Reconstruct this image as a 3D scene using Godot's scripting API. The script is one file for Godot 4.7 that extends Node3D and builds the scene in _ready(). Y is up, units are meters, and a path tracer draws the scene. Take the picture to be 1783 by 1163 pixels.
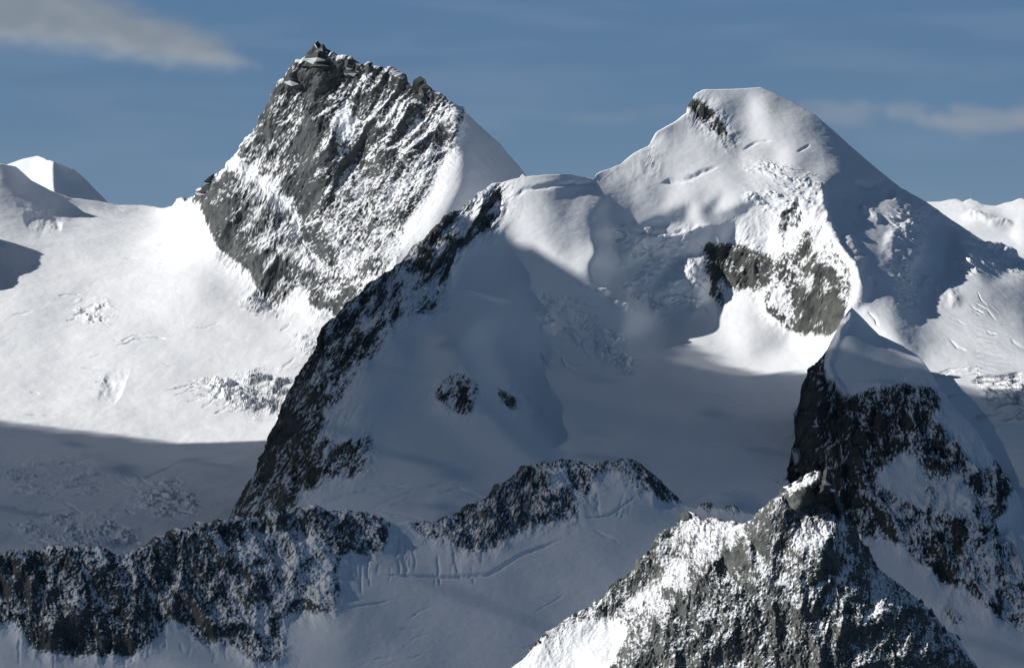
extends Node3D
# A high alpine panorama: two glaciated peaks, the ridges and snow fields between them and a near rocky top.
# Terrain is surveyed like a theodolite chart: a station, bearings (u, v) and the distance of each sighted point.

const K := 0.0001978            # tangent per chart unit
const CU := 891.5
const CV := 581.5
const PITCH := 0.0400           # the instrument looks a little down
const EYE := Vector3(0, 1000, 0)
const SUN := Vector3(-0.84, 0.52, 0.10)
const DETAIL := 1.0             # 1 = full mesh density

var fwd: Vector3
var upv: Vector3
var snow_mat: StandardMaterial3D
var rock_mat: StandardMaterial3D
var used := {}

func at(u: float, v: float, d: float) -> Vector3:
	return EYE + d * (fwd + Vector3((u - CU) * K, 0, 0) - (v - CV) * K * upv)

func numbered(called: String) -> String:
	used[called] = used.get(called, -1) + 1
	return called if used[called] == 0 else "%s_%03d" % [called, used[called]]

func thing(called: String, label: String, category: String, where: Vector3, group := "") -> Node3D:
	var o := Node3D.new()
	o.name = numbered(called)
	add_child(o)
	o.position = where
	o.set_meta("label", label)
	o.set_meta("category", category)
	if group:
		o.set_meta("group", group)
	return o

func setting(called: String, label: String, where: Vector3) -> Node3D:
	var o := Node3D.new()
	o.name = numbered(called)
	add_child(o)
	o.position = where
	o.set_meta("label", label)
	o.set_meta("kind", "structure")
	return o

func noise_of(seed_: int, freq: float, octaves: int, ridged := false, gain := 0.5) -> FastNoiseLite:
	var n := FastNoiseLite.new()
	n.noise_type = FastNoiseLite.TYPE_SIMPLEX_SMOOTH
	n.seed = seed_
	n.frequency = freq
	n.fractal_type = FastNoiseLite.FRACTAL_RIDGED if ridged else FastNoiseLite.FRACTAL_FBM
	n.fractal_octaves = octaves
	n.fractal_gain = gain
	return n

func poly_at(line: Array, x: float) -> float:
	# y of a single-valued polyline [x0, y0, x1, y1 ...]
	var n := line.size() / 2
	if x <= line[0]:
		return line[1]
	for k in n - 1:
		if x <= line[2 * k + 2]:
			var f: float = (x - line[2 * k]) / (line[2 * k + 2] - line[2 * k])
			return lerpf(line[2 * k + 1], line[2 * k + 3], f)
	return line[2 * n - 1]

func blur(a: PackedFloat32Array, w: int, h: int, r: int) -> PackedFloat32Array:
	if r < 1:
		return a
	var b := a.duplicate()
	var inv := 1.0 / (2 * r + 1)
	for pass_ in 2:
		for y in h:
			var s := 0.0
			var o := y * w
			for x in range(-r, r + 1):
				s += a[o + clampi(x, 0, w - 1)]
			for x in w:
				b[o + x] = s * inv
				s += a[o + mini(x + r + 1, w - 1)] - a[o + maxi(x - r, 0)]
		for x in w:
			var s := 0.0
			for y in range(-r, r + 1):
				s += b[clampi(y, 0, h - 1) * w + x]
			for y in h:
				a[y * w + x] = s * inv
				s += b[mini(y + r + 1, h - 1) * w + x] - b[maxi(y - r, 0) * w + x]
	return a

class Survey:
	var called := ""
	var top: Array            # [u, v, ...] the skyline of the sheet
	var bottom: Array         # [u, v, ...] where it runs out of sight
	var points: Array         # [u, v, metres, ...]
	var step_u := 1.6
	var rows := 300
	var soft_snow := 5        # blur radius, in coarse cells, on snow and on rock
	var soft_rock := 1
	var rock := []            # [value, snow cover, [u, v, ...]] later ones win
	var crisp := []           # [value, [u, v, ...]] snow with sharp edges: ice walls, crests
	var ice := []             # [value, [u, v, ...]] broken ice
	var regions := []         # [id, [u, v, ...]]
	var strokes := []         # [width, metres out, snow, [u, v, ...]]
	var back_slope := 0.9
	var back_drop := 1.0
	var grain := 60.0         # chart units of the largest rock forms
	var relief := 0.16        # height of the rock forms over their length
	var lean := Vector2(0.35, 1.0)    # which way gullies and strata run on the chart
	var stretch := 2.2
	var rock_color := Color(0.085, 0.088, 0.085)
	var seed_ := 1
	var snow_relief := 1.0
	var slope_snow := 0.55
	var speckle := 0.9        # how finely snow and rock are mixed
	var blotch := 1.7
	var ribs := 0.8
	var crumble := 0.10

func build(s: Survey, parts: Dictionary) -> void:
	var t0 := Time.get_ticks_msec()
	var u0: float = s.top[0]
	var u1: float = s.top[s.top.size() - 2]
	var nu := int((u1 - u0) / (s.step_u / DETAIL)) + 1
	var nb := 7
	var nv := int(s.rows * DETAIL)
	var nt := nb + nv
	# coarse chart
	var C := 4.0
	var vmin := 1e9
	var vmax := -1e9
	for k in range(1, s.top.size(), 2):
		vmin = minf(vmin, s.top[k])
	for k in range(1, s.bottom.size(), 2):
		vmax = maxf(vmax, s.bottom[k])
	var gu0 := u0 - 24.0
	var gv0 := vmin - 24.0
	var gw := int((u1 - u0 + 48.0) / C) + 2
	var gh := int((vmax - vmin + 48.0) / C) + 2
	var pts := PackedVector2Array()
	var qs := PackedFloat32Array()
	var dsum := 0.0
	for k in range(0, s.points.size(), 3):
		pts.append(Vector2(s.points[k], s.points[k + 1]))
		qs.append(1000.0 / s.points[k + 2])
		dsum += s.points[k + 2]
	var dmean := dsum / qs.size()
	var mpx := dmean * K
	# far corners so that the chart is covered
	for c in [Vector2(gu0 - 200, gv0 - 200), Vector2(u1 + 300, gv0 - 200), Vector2(gu0 - 200, vmax + 300), Vector2(u1 + 300, vmax + 300)]:
		var best := 1e18
		var bq := 0.0
		for k in qs.size():
			var dd: float = (pts[k] - c).length_squared()
			if dd < best:
				best = dd
				bq = qs[k]
		pts.append(c)
		qs.append(bq)
	var tri := Geometry2D.triangulate_delaunay(pts)
	var g := PackedFloat32Array()
	g.resize(gw * gh)
	for k in range(0, tri.size(), 3):
		var a := pts[tri[k]]
		var b := pts[tri[k + 1]]
		var c := pts[tri[k + 2]]
		var den := (b.y - c.y) * (a.x - c.x) + (c.x - b.x) * (a.y - c.y)
		if absf(den) < 1e-6:
			continue
		var qa := qs[tri[k]]
		var qb := qs[tri[k + 1]]
		var qc := qs[tri[k + 2]]
		var x0 := maxi(0, int((minf(a.x, minf(b.x, c.x)) - gu0) / C))
		var x1 := mini(gw - 1, int((maxf(a.x, maxf(b.x, c.x)) - gu0) / C) + 1)
		var y0 := maxi(0, int((minf(a.y, minf(b.y, c.y)) - gv0) / C))
		var y1 := mini(gh - 1, int((maxf(a.y, maxf(b.y, c.y)) - gv0) / C) + 1)
		for y in range(y0, y1 + 1):
			var py := gv0 + y * C
			for x in range(x0, x1 + 1):
				var px := gu0 + x * C
				var w0 := ((b.y - c.y) * (px - c.x) + (c.x - b.x) * (py - c.y)) / den
				var w1 := ((c.y - a.y) * (px - c.x) + (a.x - c.x) * (py - c.y)) / den
				var w2 := 1.0 - w0 - w1
				if w0 > -0.0001 and w1 > -0.0001 and w2 > -0.0001:
					g[y * gw + x] = w0 * qa + w1 * qb + w2 * qc
	# carry the slope on above the skyline, so that smoothing does not bend the crest
	for x in gw:
		var ty := clampi(int((poly_at(s.top, gu0 + x * C) - gv0) / C) + 1, 1, gh - 5)
		var g0 := g[ty * gw + x]
		var sl := clampf((g0 - g[(ty + 3) * gw + x]) / 3.0, -0.002, 0.0)
		for y in range(ty - 1, -1, -1):
			g[y * gw + x] = g0 + sl * minf(ty - y, 8.0)
	var rk := PackedFloat32Array()
	rk.resize(gw * gh)
	var cv := rk.duplicate()
	var ic := rk.duplicate()
	var rg := PackedInt32Array()
	rg.resize(gw * gh)
	for r in s.rock:
		fill_area(r[2], gu0, gv0, C, gw, gh, rk, r[0])
		fill_area(r[2], gu0, gv0, C, gw, gh, cv, r[1])
	var cp := rk.duplicate()
	cp.fill(0.0)
	for r in s.crisp:
		fill_area(r[1], gu0, gv0, C, gw, gh, cp, r[0])
	cp = blur(cp, gw, gh, 2)
	for r in s.ice:
		fill_area(r[1], gu0, gv0, C, gw, gh, ic, r[0])
	for r in s.regions:
		fill_area(r[1], gu0, gv0, C, gw, gh, rg, r[0])
	var rd := blur(rk.duplicate(), gw, gh, 4)
	rk = blur(rk, gw, gh, 2)
	cv = blur(cv, gw, gh, 1)
	ic = blur(ic, gw, gh, 2)
	var gs := blur(g.duplicate(), gw, gh, s.soft_snow)
	g = blur(g, gw, gh, s.soft_rock)
	for k in gw * gh:
		g[k] = lerpf(gs[k], g[k], clampf(maxf(rk[k] * 1.2, cp[k]), 0, 1))
	# fine chart
	var n := nu * nt
	var P := PackedVector3Array()
	P.resize(n)
	var R := PackedFloat32Array()
	R.resize(n)
	var CVR := R.duplicate()
	var RD := R.duplicate()
	var I := R.duplicate()
	var EX := R.duplicate()
	var TOPV := PackedFloat32Array()
	var BOTV := PackedFloat32Array()
	var du := (u1 - u0) / (nu - 1)
	for i in nu:
		var u := u0 + i * du
		var tv := poly_at(s.top, u)
		var bv := poly_at(s.bottom, u)
		TOPV.append(tv)
		BOTV.append(bv)
		var fx := (u - gu0) / C
		var ix := clampi(int(fx), 0, gw - 2)
		fx -= ix
		for j in nv:
			var v := tv + (bv - tv) * j / (nv - 1.0)
			var fy := (v - gv0) / C
			var iy := clampi(int(fy), 0, gh - 2)
			fy -= iy
			var o := iy * gw + ix
			var w00 := (1.0 - fx) * (1.0 - fy)
			var w10 := fx * (1.0 - fy)
			var w01 := (1.0 - fx) * fy
			var w11 := fx * fy
			var q := g[o] * w00 + g[o + 1] * w10 + g[o + gw] * w01 + g[o + gw + 1] * w11
			var id := i * nt + nb + j
			P[id] = at(u, v, 1000.0 / q)
			R[id] = rk[o] * w00 + rk[o + 1] * w10 + rk[o + gw] * w01 + rk[o + gw + 1] * w11
			RD[id] = rd[o] * w00 + rd[o + 1] * w10 + rd[o + gw] * w01 + rd[o + gw + 1] * w11
			CVR[id] = cv[o] * w00 + cv[o + 1] * w10 + cv[o + gw] * w01 + cv[o + gw + 1] * w11
			I[id] = ic[o] * w00 + ic[o + 1] * w10 + ic[o + gw] * w01 + ic[o + gw + 1] * w11
		# the far side, out of the instrument's sight
		var tp := P[i * nt + nb]
		var away := (tp - EYE)
		away.y = 0
		away = away.normalized()
		var reach := [2.0, 6.0, 16.0, 40.0, 110.0, 300.0, 700.0]
		for k in nb:
			var dist: float = reach[k] * mpx
			var id := i * nt + nb - 1 - k
			P[id] = tp + away * dist + Vector3.DOWN * (dist * s.back_slope)
			R[id] = R[i * nt + nb]
			CVR[id] = CVR[i * nt + nb]
			RD[id] = RD[i * nt + nb]
	var wob := noise_of(s.seed_ + 9, 1.0, 3)
	# drawn lines: grooves, lips, gullies of snow
	for st in s.strokes:
		var w: float = st[0]
		var line: Array = st[3]
		var whole := 0.0
		for k in range(0, line.size() - 2, 2):
			whole += Vector2(line[k + 2] - line[k], line[k + 3] - line[k + 1]).length()
		var run := 0.0
		for k in range(0, line.size() - 2, 2):
			var a := Vector2(line[k], line[k + 1])
			var b := Vector2(line[k + 2], line[k + 3])
			var last := k + 4 >= line.size()
			var ab := b - a
			var l2 := maxf(ab.length_squared(), 0.01)
			var m := w * 2.2
			var i0 := clampi(int((minf(a.x, b.x) - m - u0) / du), 0, nu)
			var i1 := clampi(int((maxf(a.x, b.x) + m - u0) / du) + 1, 0, nu)
			for i in range(i0, i1):
				var u := u0 + i * du
				var sp := (BOTV[i] - TOPV[i]) / (nv - 1.0)
				if sp <= 0.0:
					continue
				var j0 := clampi(int((minf(a.y, b.y) - m - TOPV[i]) / sp), 0, nv)
				var j1 := clampi(int((maxf(a.y, b.y) + m - TOPV[i]) / sp) + 1, 0, nv)
				for j in range(j0, j1):
					var p := Vector2(u, TOPV[i] + sp * j)
					p += Vector2(wob.get_noise_2d(p.x * 0.022, p.y * 0.022), wob.get_noise_2d(p.x * 0.022 + 50.0, p.y * 0.022)) * minf(w, 7.0) * 0.9
					var f := (p - a).dot(ab) / l2
					if (f < 0.0 and k > 0) or (f > 1.0 and not last):
						if f < 0.0:
							f = 0.0
						else:
							continue
					f = clampf(f, 0.0, 1.0)
					var sl := (run + f * sqrt(l2)) / whole
					var tw := w * (0.25 + 0.75 * sqrt(maxf(0.0, sin(sl * PI))))
					var r2 := (p - a - ab * f).length_squared() / (tw * tw)
					if r2 < 5.0:
						var e := exp(-r2) * clampf(sin(sl * PI) * 2.0, 0.0, 1.0) * (0.75 + 0.6 * wob.get_noise_2d(u * 0.03 + 9.0, p.y * 0.03))
						var id := i * nt + nb + j
						EX[id] = maxf(EX[id], e * st[1]) if st[1] > 0 else minf(EX[id], e * st[1])
						if st[2] != 0.0:
							CVR[id] += e * st[2]
			run += sqrt(l2)
	# relief
	var big := noise_of(s.seed_, 1.0, 2, true)
	var mid := noise_of(s.seed_ + 1, 1.0, 6, true, 0.5)
	mid.domain_warp_enabled = true
	mid.domain_warp_amplitude = 0.45
	mid.domain_warp_frequency = 0.9
	mid.domain_warp_fractal_octaves = 2
	var fine := noise_of(s.seed_ + 2, 1.0, 4, false, 0.6)
	var streak := noise_of(s.seed_ + 6, 1.0, 5, false, 0.68)
	streak.domain_warp_enabled = true
	streak.domain_warp_amplitude = 0.5
	streak.domain_warp_frequency = 1.0
	var soft := noise_of(s.seed_ + 3, 1.0, 5, false, 0.42)
	var block := FastNoiseLite.new()
	block.noise_type = FastNoiseLite.TYPE_CELLULAR
	block.cellular_return_type = FastNoiseLite.RETURN_DISTANCE2_SUB
	block.seed = s.seed_ + 4
	block.frequency = 1.0
	block.fractal_type = FastNoiseLite.FRACTAL_NONE
	block.domain_warp_enabled = true
	block.domain_warp_amplitude = 0.5
	block.domain_warp_frequency = 0.6
	var tint := noise_of(s.seed_ + 5, 1.0, 3)
	var ln := s.lean.normalized()
	var along := Vector3(ln.x, -ln.y, 0.0)          # down the gullies
	var across := Vector3(ln.y, ln.x, 0.0)
	var inv := 1.0 / (s.grain * mpx)
	var L := s.grain * mpx
	var Q := P.duplicate()
	for i in nu:
		var il := maxi(i - 2, 0) * nt
		var ir := mini(i + 2, nu - 1) * nt
		var io := i * nt
		for j in nt:
			var id := io + j
			var p := P[id]
			var du_ := P[ir + j] - P[il + j]
			var dv_ := P[io + mini(j + 2, nt - 1)] - P[io + maxi(j - 2, 0)]
			var nn := dv_.cross(du_).normalized()
			if nn.y < -0.2:
				nn = -nn
			var r := RD[id]
			# coordinates stretched down the gullies
			var ca := p.dot(along) * inv / s.stretch
			var cc := p.dot(across) * inv
			var cz := p.z * inv * 0.25
			var disp := EX[id]
			var sn := soft.get_noise_3d(p.x * inv * 0.30, p.y * inv * 0.30, p.z * inv * 0.20)
			if r < 0.98:
				disp += (1.0 - r) * (sn * 0.055 * s.snow_relief + 0.006 * fine.get_noise_3d(p.x * inv * 3.0, p.y * inv * 5.0, p.z * inv * 1.2)) * L
			if r > 0.02:
				var m1 := big.get_noise_3d(cc * 0.75, ca * 0.75, cz)
				var m2 := mid.get_noise_3d(cc * 1.7 + 7.0, ca * 1.7, cz * 1.7)
				var m3 := fine.get_noise_3d(p.x * inv * 7.0, p.y * inv * 7.0, p.z * inv * 7.0)
				disp += r * L * s.relief * (m1 * s.ribs + m2 * 0.62 + m3 * s.crumble)
			var ice := I[id]
			if ice > 0.02:
				var where := smoothstep(-0.25, 0.35, soft.get_noise_3d(p.x * inv * 1.5 + 9.0, p.y * inv * 2.0, p.z * inv * 1.0))
				var c1 := block.get_noise_3d(p.x * inv * 3.2, p.y * inv * 5.5, p.z * inv * 2.4)
				var c2 := mid.get_noise_3d(p.x * inv * 1.8, p.y * inv * 3.0, p.z * inv * 1.4)
				disp += ice * L * (0.12 * where * smoothstep(-1.0, -0.55, c1) + 0.13 * c2 * (0.35 + where))
			Q[id] = p + nn * disp
	# normals, colours
	var N := PackedVector3Array()
	N.resize(n)
	var COL := PackedColorArray()
	COL.resize(n)
	var RG := PackedInt32Array()
	RG.resize(n)
	for i in nu:
		var il := maxi(i - 1, 0) * nt
		var ir := mini(i + 1, nu - 1) * nt
		var io := i * nt
		var u := u0 + i * du
		for j in nt:
			var id := io + j
			var p := Q[id]
			var nn := (Q[io + mini(j + 1, nt - 1)] - Q[io + maxi(j - 1, 0)]).cross(Q[ir + j] - Q[il + j]).normalized()
			N[id] = nn
			var r := R[id]
			var col := Color(0.82, 0.84, 0.86)
			var edge := fine.get_noise_3d(p.x * inv * 9.0, p.y * inv * 9.0, p.z * inv * 9.0)
			if r > 0.02:
				var nc := (Q[io + mini(j + 5, nt - 1)] - Q[io + maxi(j - 5, 0)]).cross(Q[mini(i + 5, nu - 1) * nt + j] - Q[maxi(i - 5, 0) * nt + j]).normalized()
				var ca := p.dot(along) * inv
				var cc := p.dot(across) * inv
				edge = edge * 0.45 + 0.75 * fine.get_noise_3d(cc * 16.0, ca * 5.0, p.z * inv * 1.0)
				var sk := streak.get_noise_3d(cc * 3.0, ca * 0.75, p.z * inv * 0.2)
				var lay := (nn.y - s.slope_snow) * 1.5 + (nc.y - s.slope_snow) * 2.0 + CVR[id] + edge * s.speckle + sk * s.blotch
				var bare := (r - 0.5) * 2.6 + edge * 0.8 + sk * 1.5
				# snow where it can lie, or where there is no rock
				var snow := clampf(lay * 3.0 + 0.5, 0.0, 1.0)
				if bare < 0.0:
					snow = maxf(snow, clampf(-bare * 5.0, 0.0, 1.0))
				if snow < 1.0:
					var tn := tint.get_noise_3d(p.x * inv * 1.3, p.y * inv * 2.0, p.z * inv * 1.3)
					var tf := edge * 0.5 + tn * 0.6 + sk * 0.3 + 1.0
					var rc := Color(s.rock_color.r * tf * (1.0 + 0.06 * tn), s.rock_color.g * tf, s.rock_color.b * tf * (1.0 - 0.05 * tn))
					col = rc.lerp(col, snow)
			COL[id] = col
			var jj := maxi(j - nb, 0)
			var v := TOPV[i] + (BOTV[i] - TOPV[i]) * jj / (nv - 1.0)
			var jx := edge * 6.0
			RG[id] = rg[clampi(int((v - gv0 + jx) / C + 0.5), 0, gh - 1) * gw + clampi(int((u - gu0 + jx) / C + 0.5), 0, gw - 1)]
	# one mesh for each region
	for rid in parts:
		var info: Array = parts[rid]
		var node: Node3D = info[1]
		var base := node.position
		var map := PackedInt32Array()
		map.resize(n)
		map.fill(-1)
		var vs := PackedVector3Array()
		var ns := PackedVector3Array()
		var cs := PackedColorArray()
		var ix := PackedInt32Array()
		for i in nu - 1:
			var io := i * nt
			for j in nt - 1:
				var a := io + j
				if RG[a] != rid:
					continue
				var qd := [a, a + 1, a + nt, a + nt + 1]
				for k in 4:
					var z: int = qd[k]
					if map[z] < 0:
						map[z] = vs.size()
						vs.append(Q[z] - base)
						ns.append(N[z])
						cs.append(COL[z])
				# front faces run clockwise
				ix.append_array([map[a], map[a + nt], map[a + 1], map[a + 1], map[a + nt], map[a + nt + 1]])
		if vs.size() == 0:
			print("EMPTY region ", s.called, " ", rid)
			continue
		var arr := []
		arr.resize(Mesh.ARRAY_MAX)
		arr[Mesh.ARRAY_VERTEX] = vs
		arr[Mesh.ARRAY_NORMAL] = ns
		arr[Mesh.ARRAY_COLOR] = cs
		arr[Mesh.ARRAY_INDEX] = ix
		var me := ArrayMesh.new()
		me.add_surface_from_arrays(Mesh.PRIMITIVE_TRIANGLES, arr)
		me.surface_set_material(0, info[2])
		var mi := MeshInstance3D.new()
		mi.name = info[0]
		mi.mesh = me
		node.add_child(mi, true)
	print(s.called, " verts ", n, " ms ", Time.get_ticks_msec() - t0)

func fill_area(line: Array, gu0: float, gv0: float, C: float, gw: int, gh: int, a, value) -> void:
	var pg := PackedVector2Array()
	var lo := Vector2(1e9, 1e9)
	var hi := -lo
	for k in range(0, line.size(), 2):
		var p := Vector2(line[k], line[k + 1])
		pg.append(p)
		lo = lo.min(p)
		hi = hi.max(p)
	for y in range(maxi(0, int((lo.y - gv0) / C)), mini(gh - 1, int((hi.y - gv0) / C) + 1) + 1):
		for x in range(maxi(0, int((lo.x - gu0) / C)), mini(gw - 1, int((hi.x - gu0) / C) + 1) + 1):
			if Geometry2D.is_point_in_polygon(Vector2(gu0 + x * C, gv0 + y * C), pg):
				a[y * gw + x] = value

func pinnacle(parent: Node3D, called: String, u: float, v: float, d: float, wide: float, high: float, rock: Color) -> void:
	# a fractured rock tooth standing on a crest: a few-sided, stepped, leaning spire with snow caught on its ledges
	var m := d * K
	var rng := RandomNumberGenerator.new()
	rng.seed = int(u * 7.0 + v * 13.0)
	var tip := at(u, v, d)
	var sides := 7
	var rings := 7
	var h := high * m * 1.7
	var lean := Vector3(rng.randf_range(-0.22, 0.22), 0, rng.randf_range(-0.15, 0.15)) * h
	var ring := []
	var offs := []
	for k in sides:
		offs.append(rng.randf_range(0.7, 1.25))
	for r in rings:
		var t := float(r) / (rings - 1)                    # 0 at the tip
		var rad := wide * m * 0.5 * pow(t, 0.55) * (1.0 + 0.25 * rng.randf_range(-1, 1)) * 1.5
		var row := []
		for k in sides:
			var a := TAU * (k + 0.4 * rng.randf_range(-1, 1)) / sides
			var rr: float = rad * offs[k] * rng.randf_range(0.62, 1.35) + 0.6 * m
			row.append(tip + lean * (t - 0.0) + Vector3(cos(a) * rr, -h * t + rng.randf_range(-0.5, 0.5) * h / rings * (0.0 if r == 0 else 0.8), sin(a) * rr))
		ring.append(row)
	var st := SurfaceTool.new()
	st.begin(Mesh.PRIMITIVE_TRIANGLES)
	for r in rings - 1:
		for k in sides:
			var a: Vector3 = ring[r][k]
			var b: Vector3 = ring[r][(k + 1) % sides]
			var c: Vector3 = ring[r + 1][k]
			var e: Vector3 = ring[r + 1][(k + 1) % sides]
			for tri in [[a, b, c], [b, e, c]]:
				var n: Vector3 = (tri[2] - tri[0]).cross(tri[1] - tri[0]).normalized()
				var col := rock * rng.randf_range(0.7, 1.3)
				if n.y > 0.3 and rng.randf() < 0.7:
					col = Color(0.82, 0.84, 0.86)
				for q in 3:
					st.set_color(col)
					st.set_normal(n)
					st.add_vertex(tri[q] - parent.position)
	var mi := MeshInstance3D.new()
	mi.name = called
	mi.mesh = st.commit()
	mi.material_override = rock_mat
	parent.get_node("rock_face").add_child(mi, true)      # a piece of the face it stands on

func crevasses(list: Array, seed_: int, many: int, area: Array, heading: float, length: float, width := 1.6, deep := -3.5, spread := 0.35) -> void:
	# a field of short open cracks, each a little bent, over a box [u0, v0, u1, v1]
	var rng := RandomNumberGenerator.new()
	rng.seed = seed_
	for k in many:
		var c := Vector2(rng.randf_range(area[0], area[2]), rng.randf_range(area[1], area[3]))
		var a := deg_to_rad(heading + rng.randfn(0.0, spread * 30.0))
		var l := length * rng.randf_range(0.4, 1.3)
		var d := Vector2(cos(a), sin(a))
		var bend := Vector2(-d.y, d.x) * l * rng.randf_range(-0.12, 0.12)
		var p0 := c - d * l * 0.5
		var p1 := c + bend
		var p2 := c + d * l * 0.5
		list.append([width * rng.randf_range(0.7, 1.3), deep * rng.randf_range(0.4, 1.2), 0.0, [p0.x, p0.y, p1.x, p1.y, p2.x, p2.y]])

func vertex_material(rough: float) -> StandardMaterial3D:
	var m := StandardMaterial3D.new()
	m.vertex_color_use_as_albedo = true
	m.roughness = rough
	m.metallic_specular = 0.15
	return m

func make_sky() -> Sky:
	var w := 4096
	var h := 2048
	# broken cloud all round, as the shadows on the ground tell; drawn coarse, then enlarged
	var im := Image.create(1024, 512, false, Image.FORMAT_RGBF)
	var hz := Color(0.160, 0.255, 0.365)
	var midc := Color(0.095, 0.188, 0.335)
	var zen := Color(0.011, 0.027, 0.062)
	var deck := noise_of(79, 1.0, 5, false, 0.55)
	for y in 512:
		var el := (0.5 - (y + 0.5) / 512.0) * PI
		if el < -0.03:
			im.fill_rect(Rect2i(0, y, 1024, 1), Color(0.08, 0.095, 0.12))
			continue
		var t := clampf(el / 0.11, 0.0, 1.0)
		var c := hz.lerp(midc, 1.0 - (1.0 - t) * (1.0 - t)).lerp(zen, smoothstep(0.05, 0.95, el))
		var se := maxf(sin(el), 0.02)
		for x in 1024:
			var az := ((x + 0.5) / 1024.0 - 0.5) * TAU
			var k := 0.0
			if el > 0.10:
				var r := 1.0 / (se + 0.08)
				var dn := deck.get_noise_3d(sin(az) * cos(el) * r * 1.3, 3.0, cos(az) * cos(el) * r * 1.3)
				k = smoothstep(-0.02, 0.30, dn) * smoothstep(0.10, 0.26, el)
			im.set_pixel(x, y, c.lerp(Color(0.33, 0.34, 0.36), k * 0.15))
	im.resize(w, h, Image.INTERPOLATE_CUBIC)
	im.convert(Image.FORMAT_RGBH)
	var wisps := noise_of(77, 1.0, 4)
	var lump := noise_of(78, 1.0, 5, false, 0.55)
	for y in range(h / 2 - 260, h / 2):
		var el := (0.5 - (y + 0.5) / h) * PI
		var v := 379.3 - el / K
		for x in range(w / 2 - 420, w / 2 + 420):
			var az := ((x + 0.5) / w - 0.5) * TAU
			var u := CU + tan(az) / K
			var c := im.get_pixel(x, y)
			# thin high veils
			var n1 := wisps.get_noise_2d(u * 0.0016 + 3.0, v * 0.011)
			c = c.lerp(Color(0.20, 0.28, 0.40), clampf(n1 * 0.55 + 0.05, 0.0, 0.30))
			# the long grey lens cloud
			var n2 := lump.get_noise_2d(u * 0.004, v * 0.016)
			var n3 := lump.get_noise_2d(u * 0.011 + 40.0, v * 0.03)
			var up := poly_at([-900, -260, 150, -20, 250, 18, 330, 42, 390, 70, 420, 92, 440, 116], u)
			var lowr := poly_at([-900, 20, -200, 60, 0, 88, 150, 96, 250, 116, 400, 128, 425, 124, 440, 116], u)
			var k := minf((v - up) * 0.8 + n2 * 14.0, (lowr - v) * 0.9 + n3 * 6.0)
			k = smoothstep(-12.0, 30.0, k + lump.get_noise_2d(u * 0.02 + 7.0, v * 0.07) * 8.0)
			if u > 460.0:
				k = 0.0
			var glow := smoothstep(60.0, 0.0, lowr - v) * 0.55 + n3 * 0.35
			c = c.lerp(Color(0.235, 0.275, 0.325).lerp(Color(0.40, 0.44, 0.485), clampf(glow, 0, 1)), k * 0.92)
			# low rosy puffs
			for q in [[1465.0, 200.0, 75.0, 24.0, 0.40], [1575.0, 198.0, 38.0, 19.0, 0.42], [1715.0, 212.0, 100.0, 27.0, 0.62], [1650.0, 215.0, 60.0, 14.0, 0.35], [1890.0, 200.0, 120.0, 30.0, 0.5], [1060.0, 206.0, 90.0, 10.0, 0.16], [1180.0, 196.0, 50.0, 12.0, 0.14], [860.0, 215.0, 40.0, 9.0, 0.12]]:
				var e: float = (u - q[0]) * (u - q[0]) / (q[2] * q[2]) + (v - q[1]) * (v - q[1]) / (q[3] * q[3])
				if e < 2.6:
					var kk: float = smoothstep(1.5, 0.2, e + n3 * 1.1) * q[4]
					c = c.lerp(Color(0.285, 0.325, 0.390), kk)
			im.set_pixel(x, y, c)
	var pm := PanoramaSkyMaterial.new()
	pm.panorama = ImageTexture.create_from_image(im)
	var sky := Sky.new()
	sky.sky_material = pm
	return sky

func _ready() -> void:
	fwd = Vector3(0, -sin(PITCH), -cos(PITCH))
	upv = Vector3(0, cos(PITCH), -sin(PITCH))
	var cam := Camera3D.new()
	cam.name = "camera"
	cam.position = EYE
	cam.rotation.x = -PITCH
	cam.fov = rad_to_deg(2.0 * atan(K * 1161.4 / 2.0))
	cam.near = 1.0
	cam.far = 60000.0
	add_child(cam)
	cam.current = true
	var env := Environment.new()
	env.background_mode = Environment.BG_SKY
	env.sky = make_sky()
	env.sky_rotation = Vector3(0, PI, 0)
	env.tonemap_mode = Environment.TONE_MAPPER_LINEAR
	env.tonemap_exposure = 1.0
	env.sdfgi_enabled = true
	env.ssao_enabled = true
	env.ssil_enabled = true
	var we := WorldEnvironment.new()
	we.name = "environment"
	we.environment = env
	add_child(we)
	var sun := DirectionalLight3D.new()
	sun.name = "sun"
	sun.light_energy = 1.58
	sun.light_color = Color(1.0, 0.983, 0.962)
	sun.light_angular_distance = 0.5
	sun.shadow_enabled = true
	sun.directional_shadow_max_distance = 12000.0
	add_child(sun)
	sun.look_at_from_position(Vector3.ZERO, -SUN, Vector3.UP)

	snow_mat = vertex_material(0.85)
	rock_mat = vertex_material(0.92)

	build_far()
	build_west()
	build_left_spur()
	build_massif()
	build_near_ridge()
	build_right_ridge()
	build_near_peak()
	build_cloud()

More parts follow.
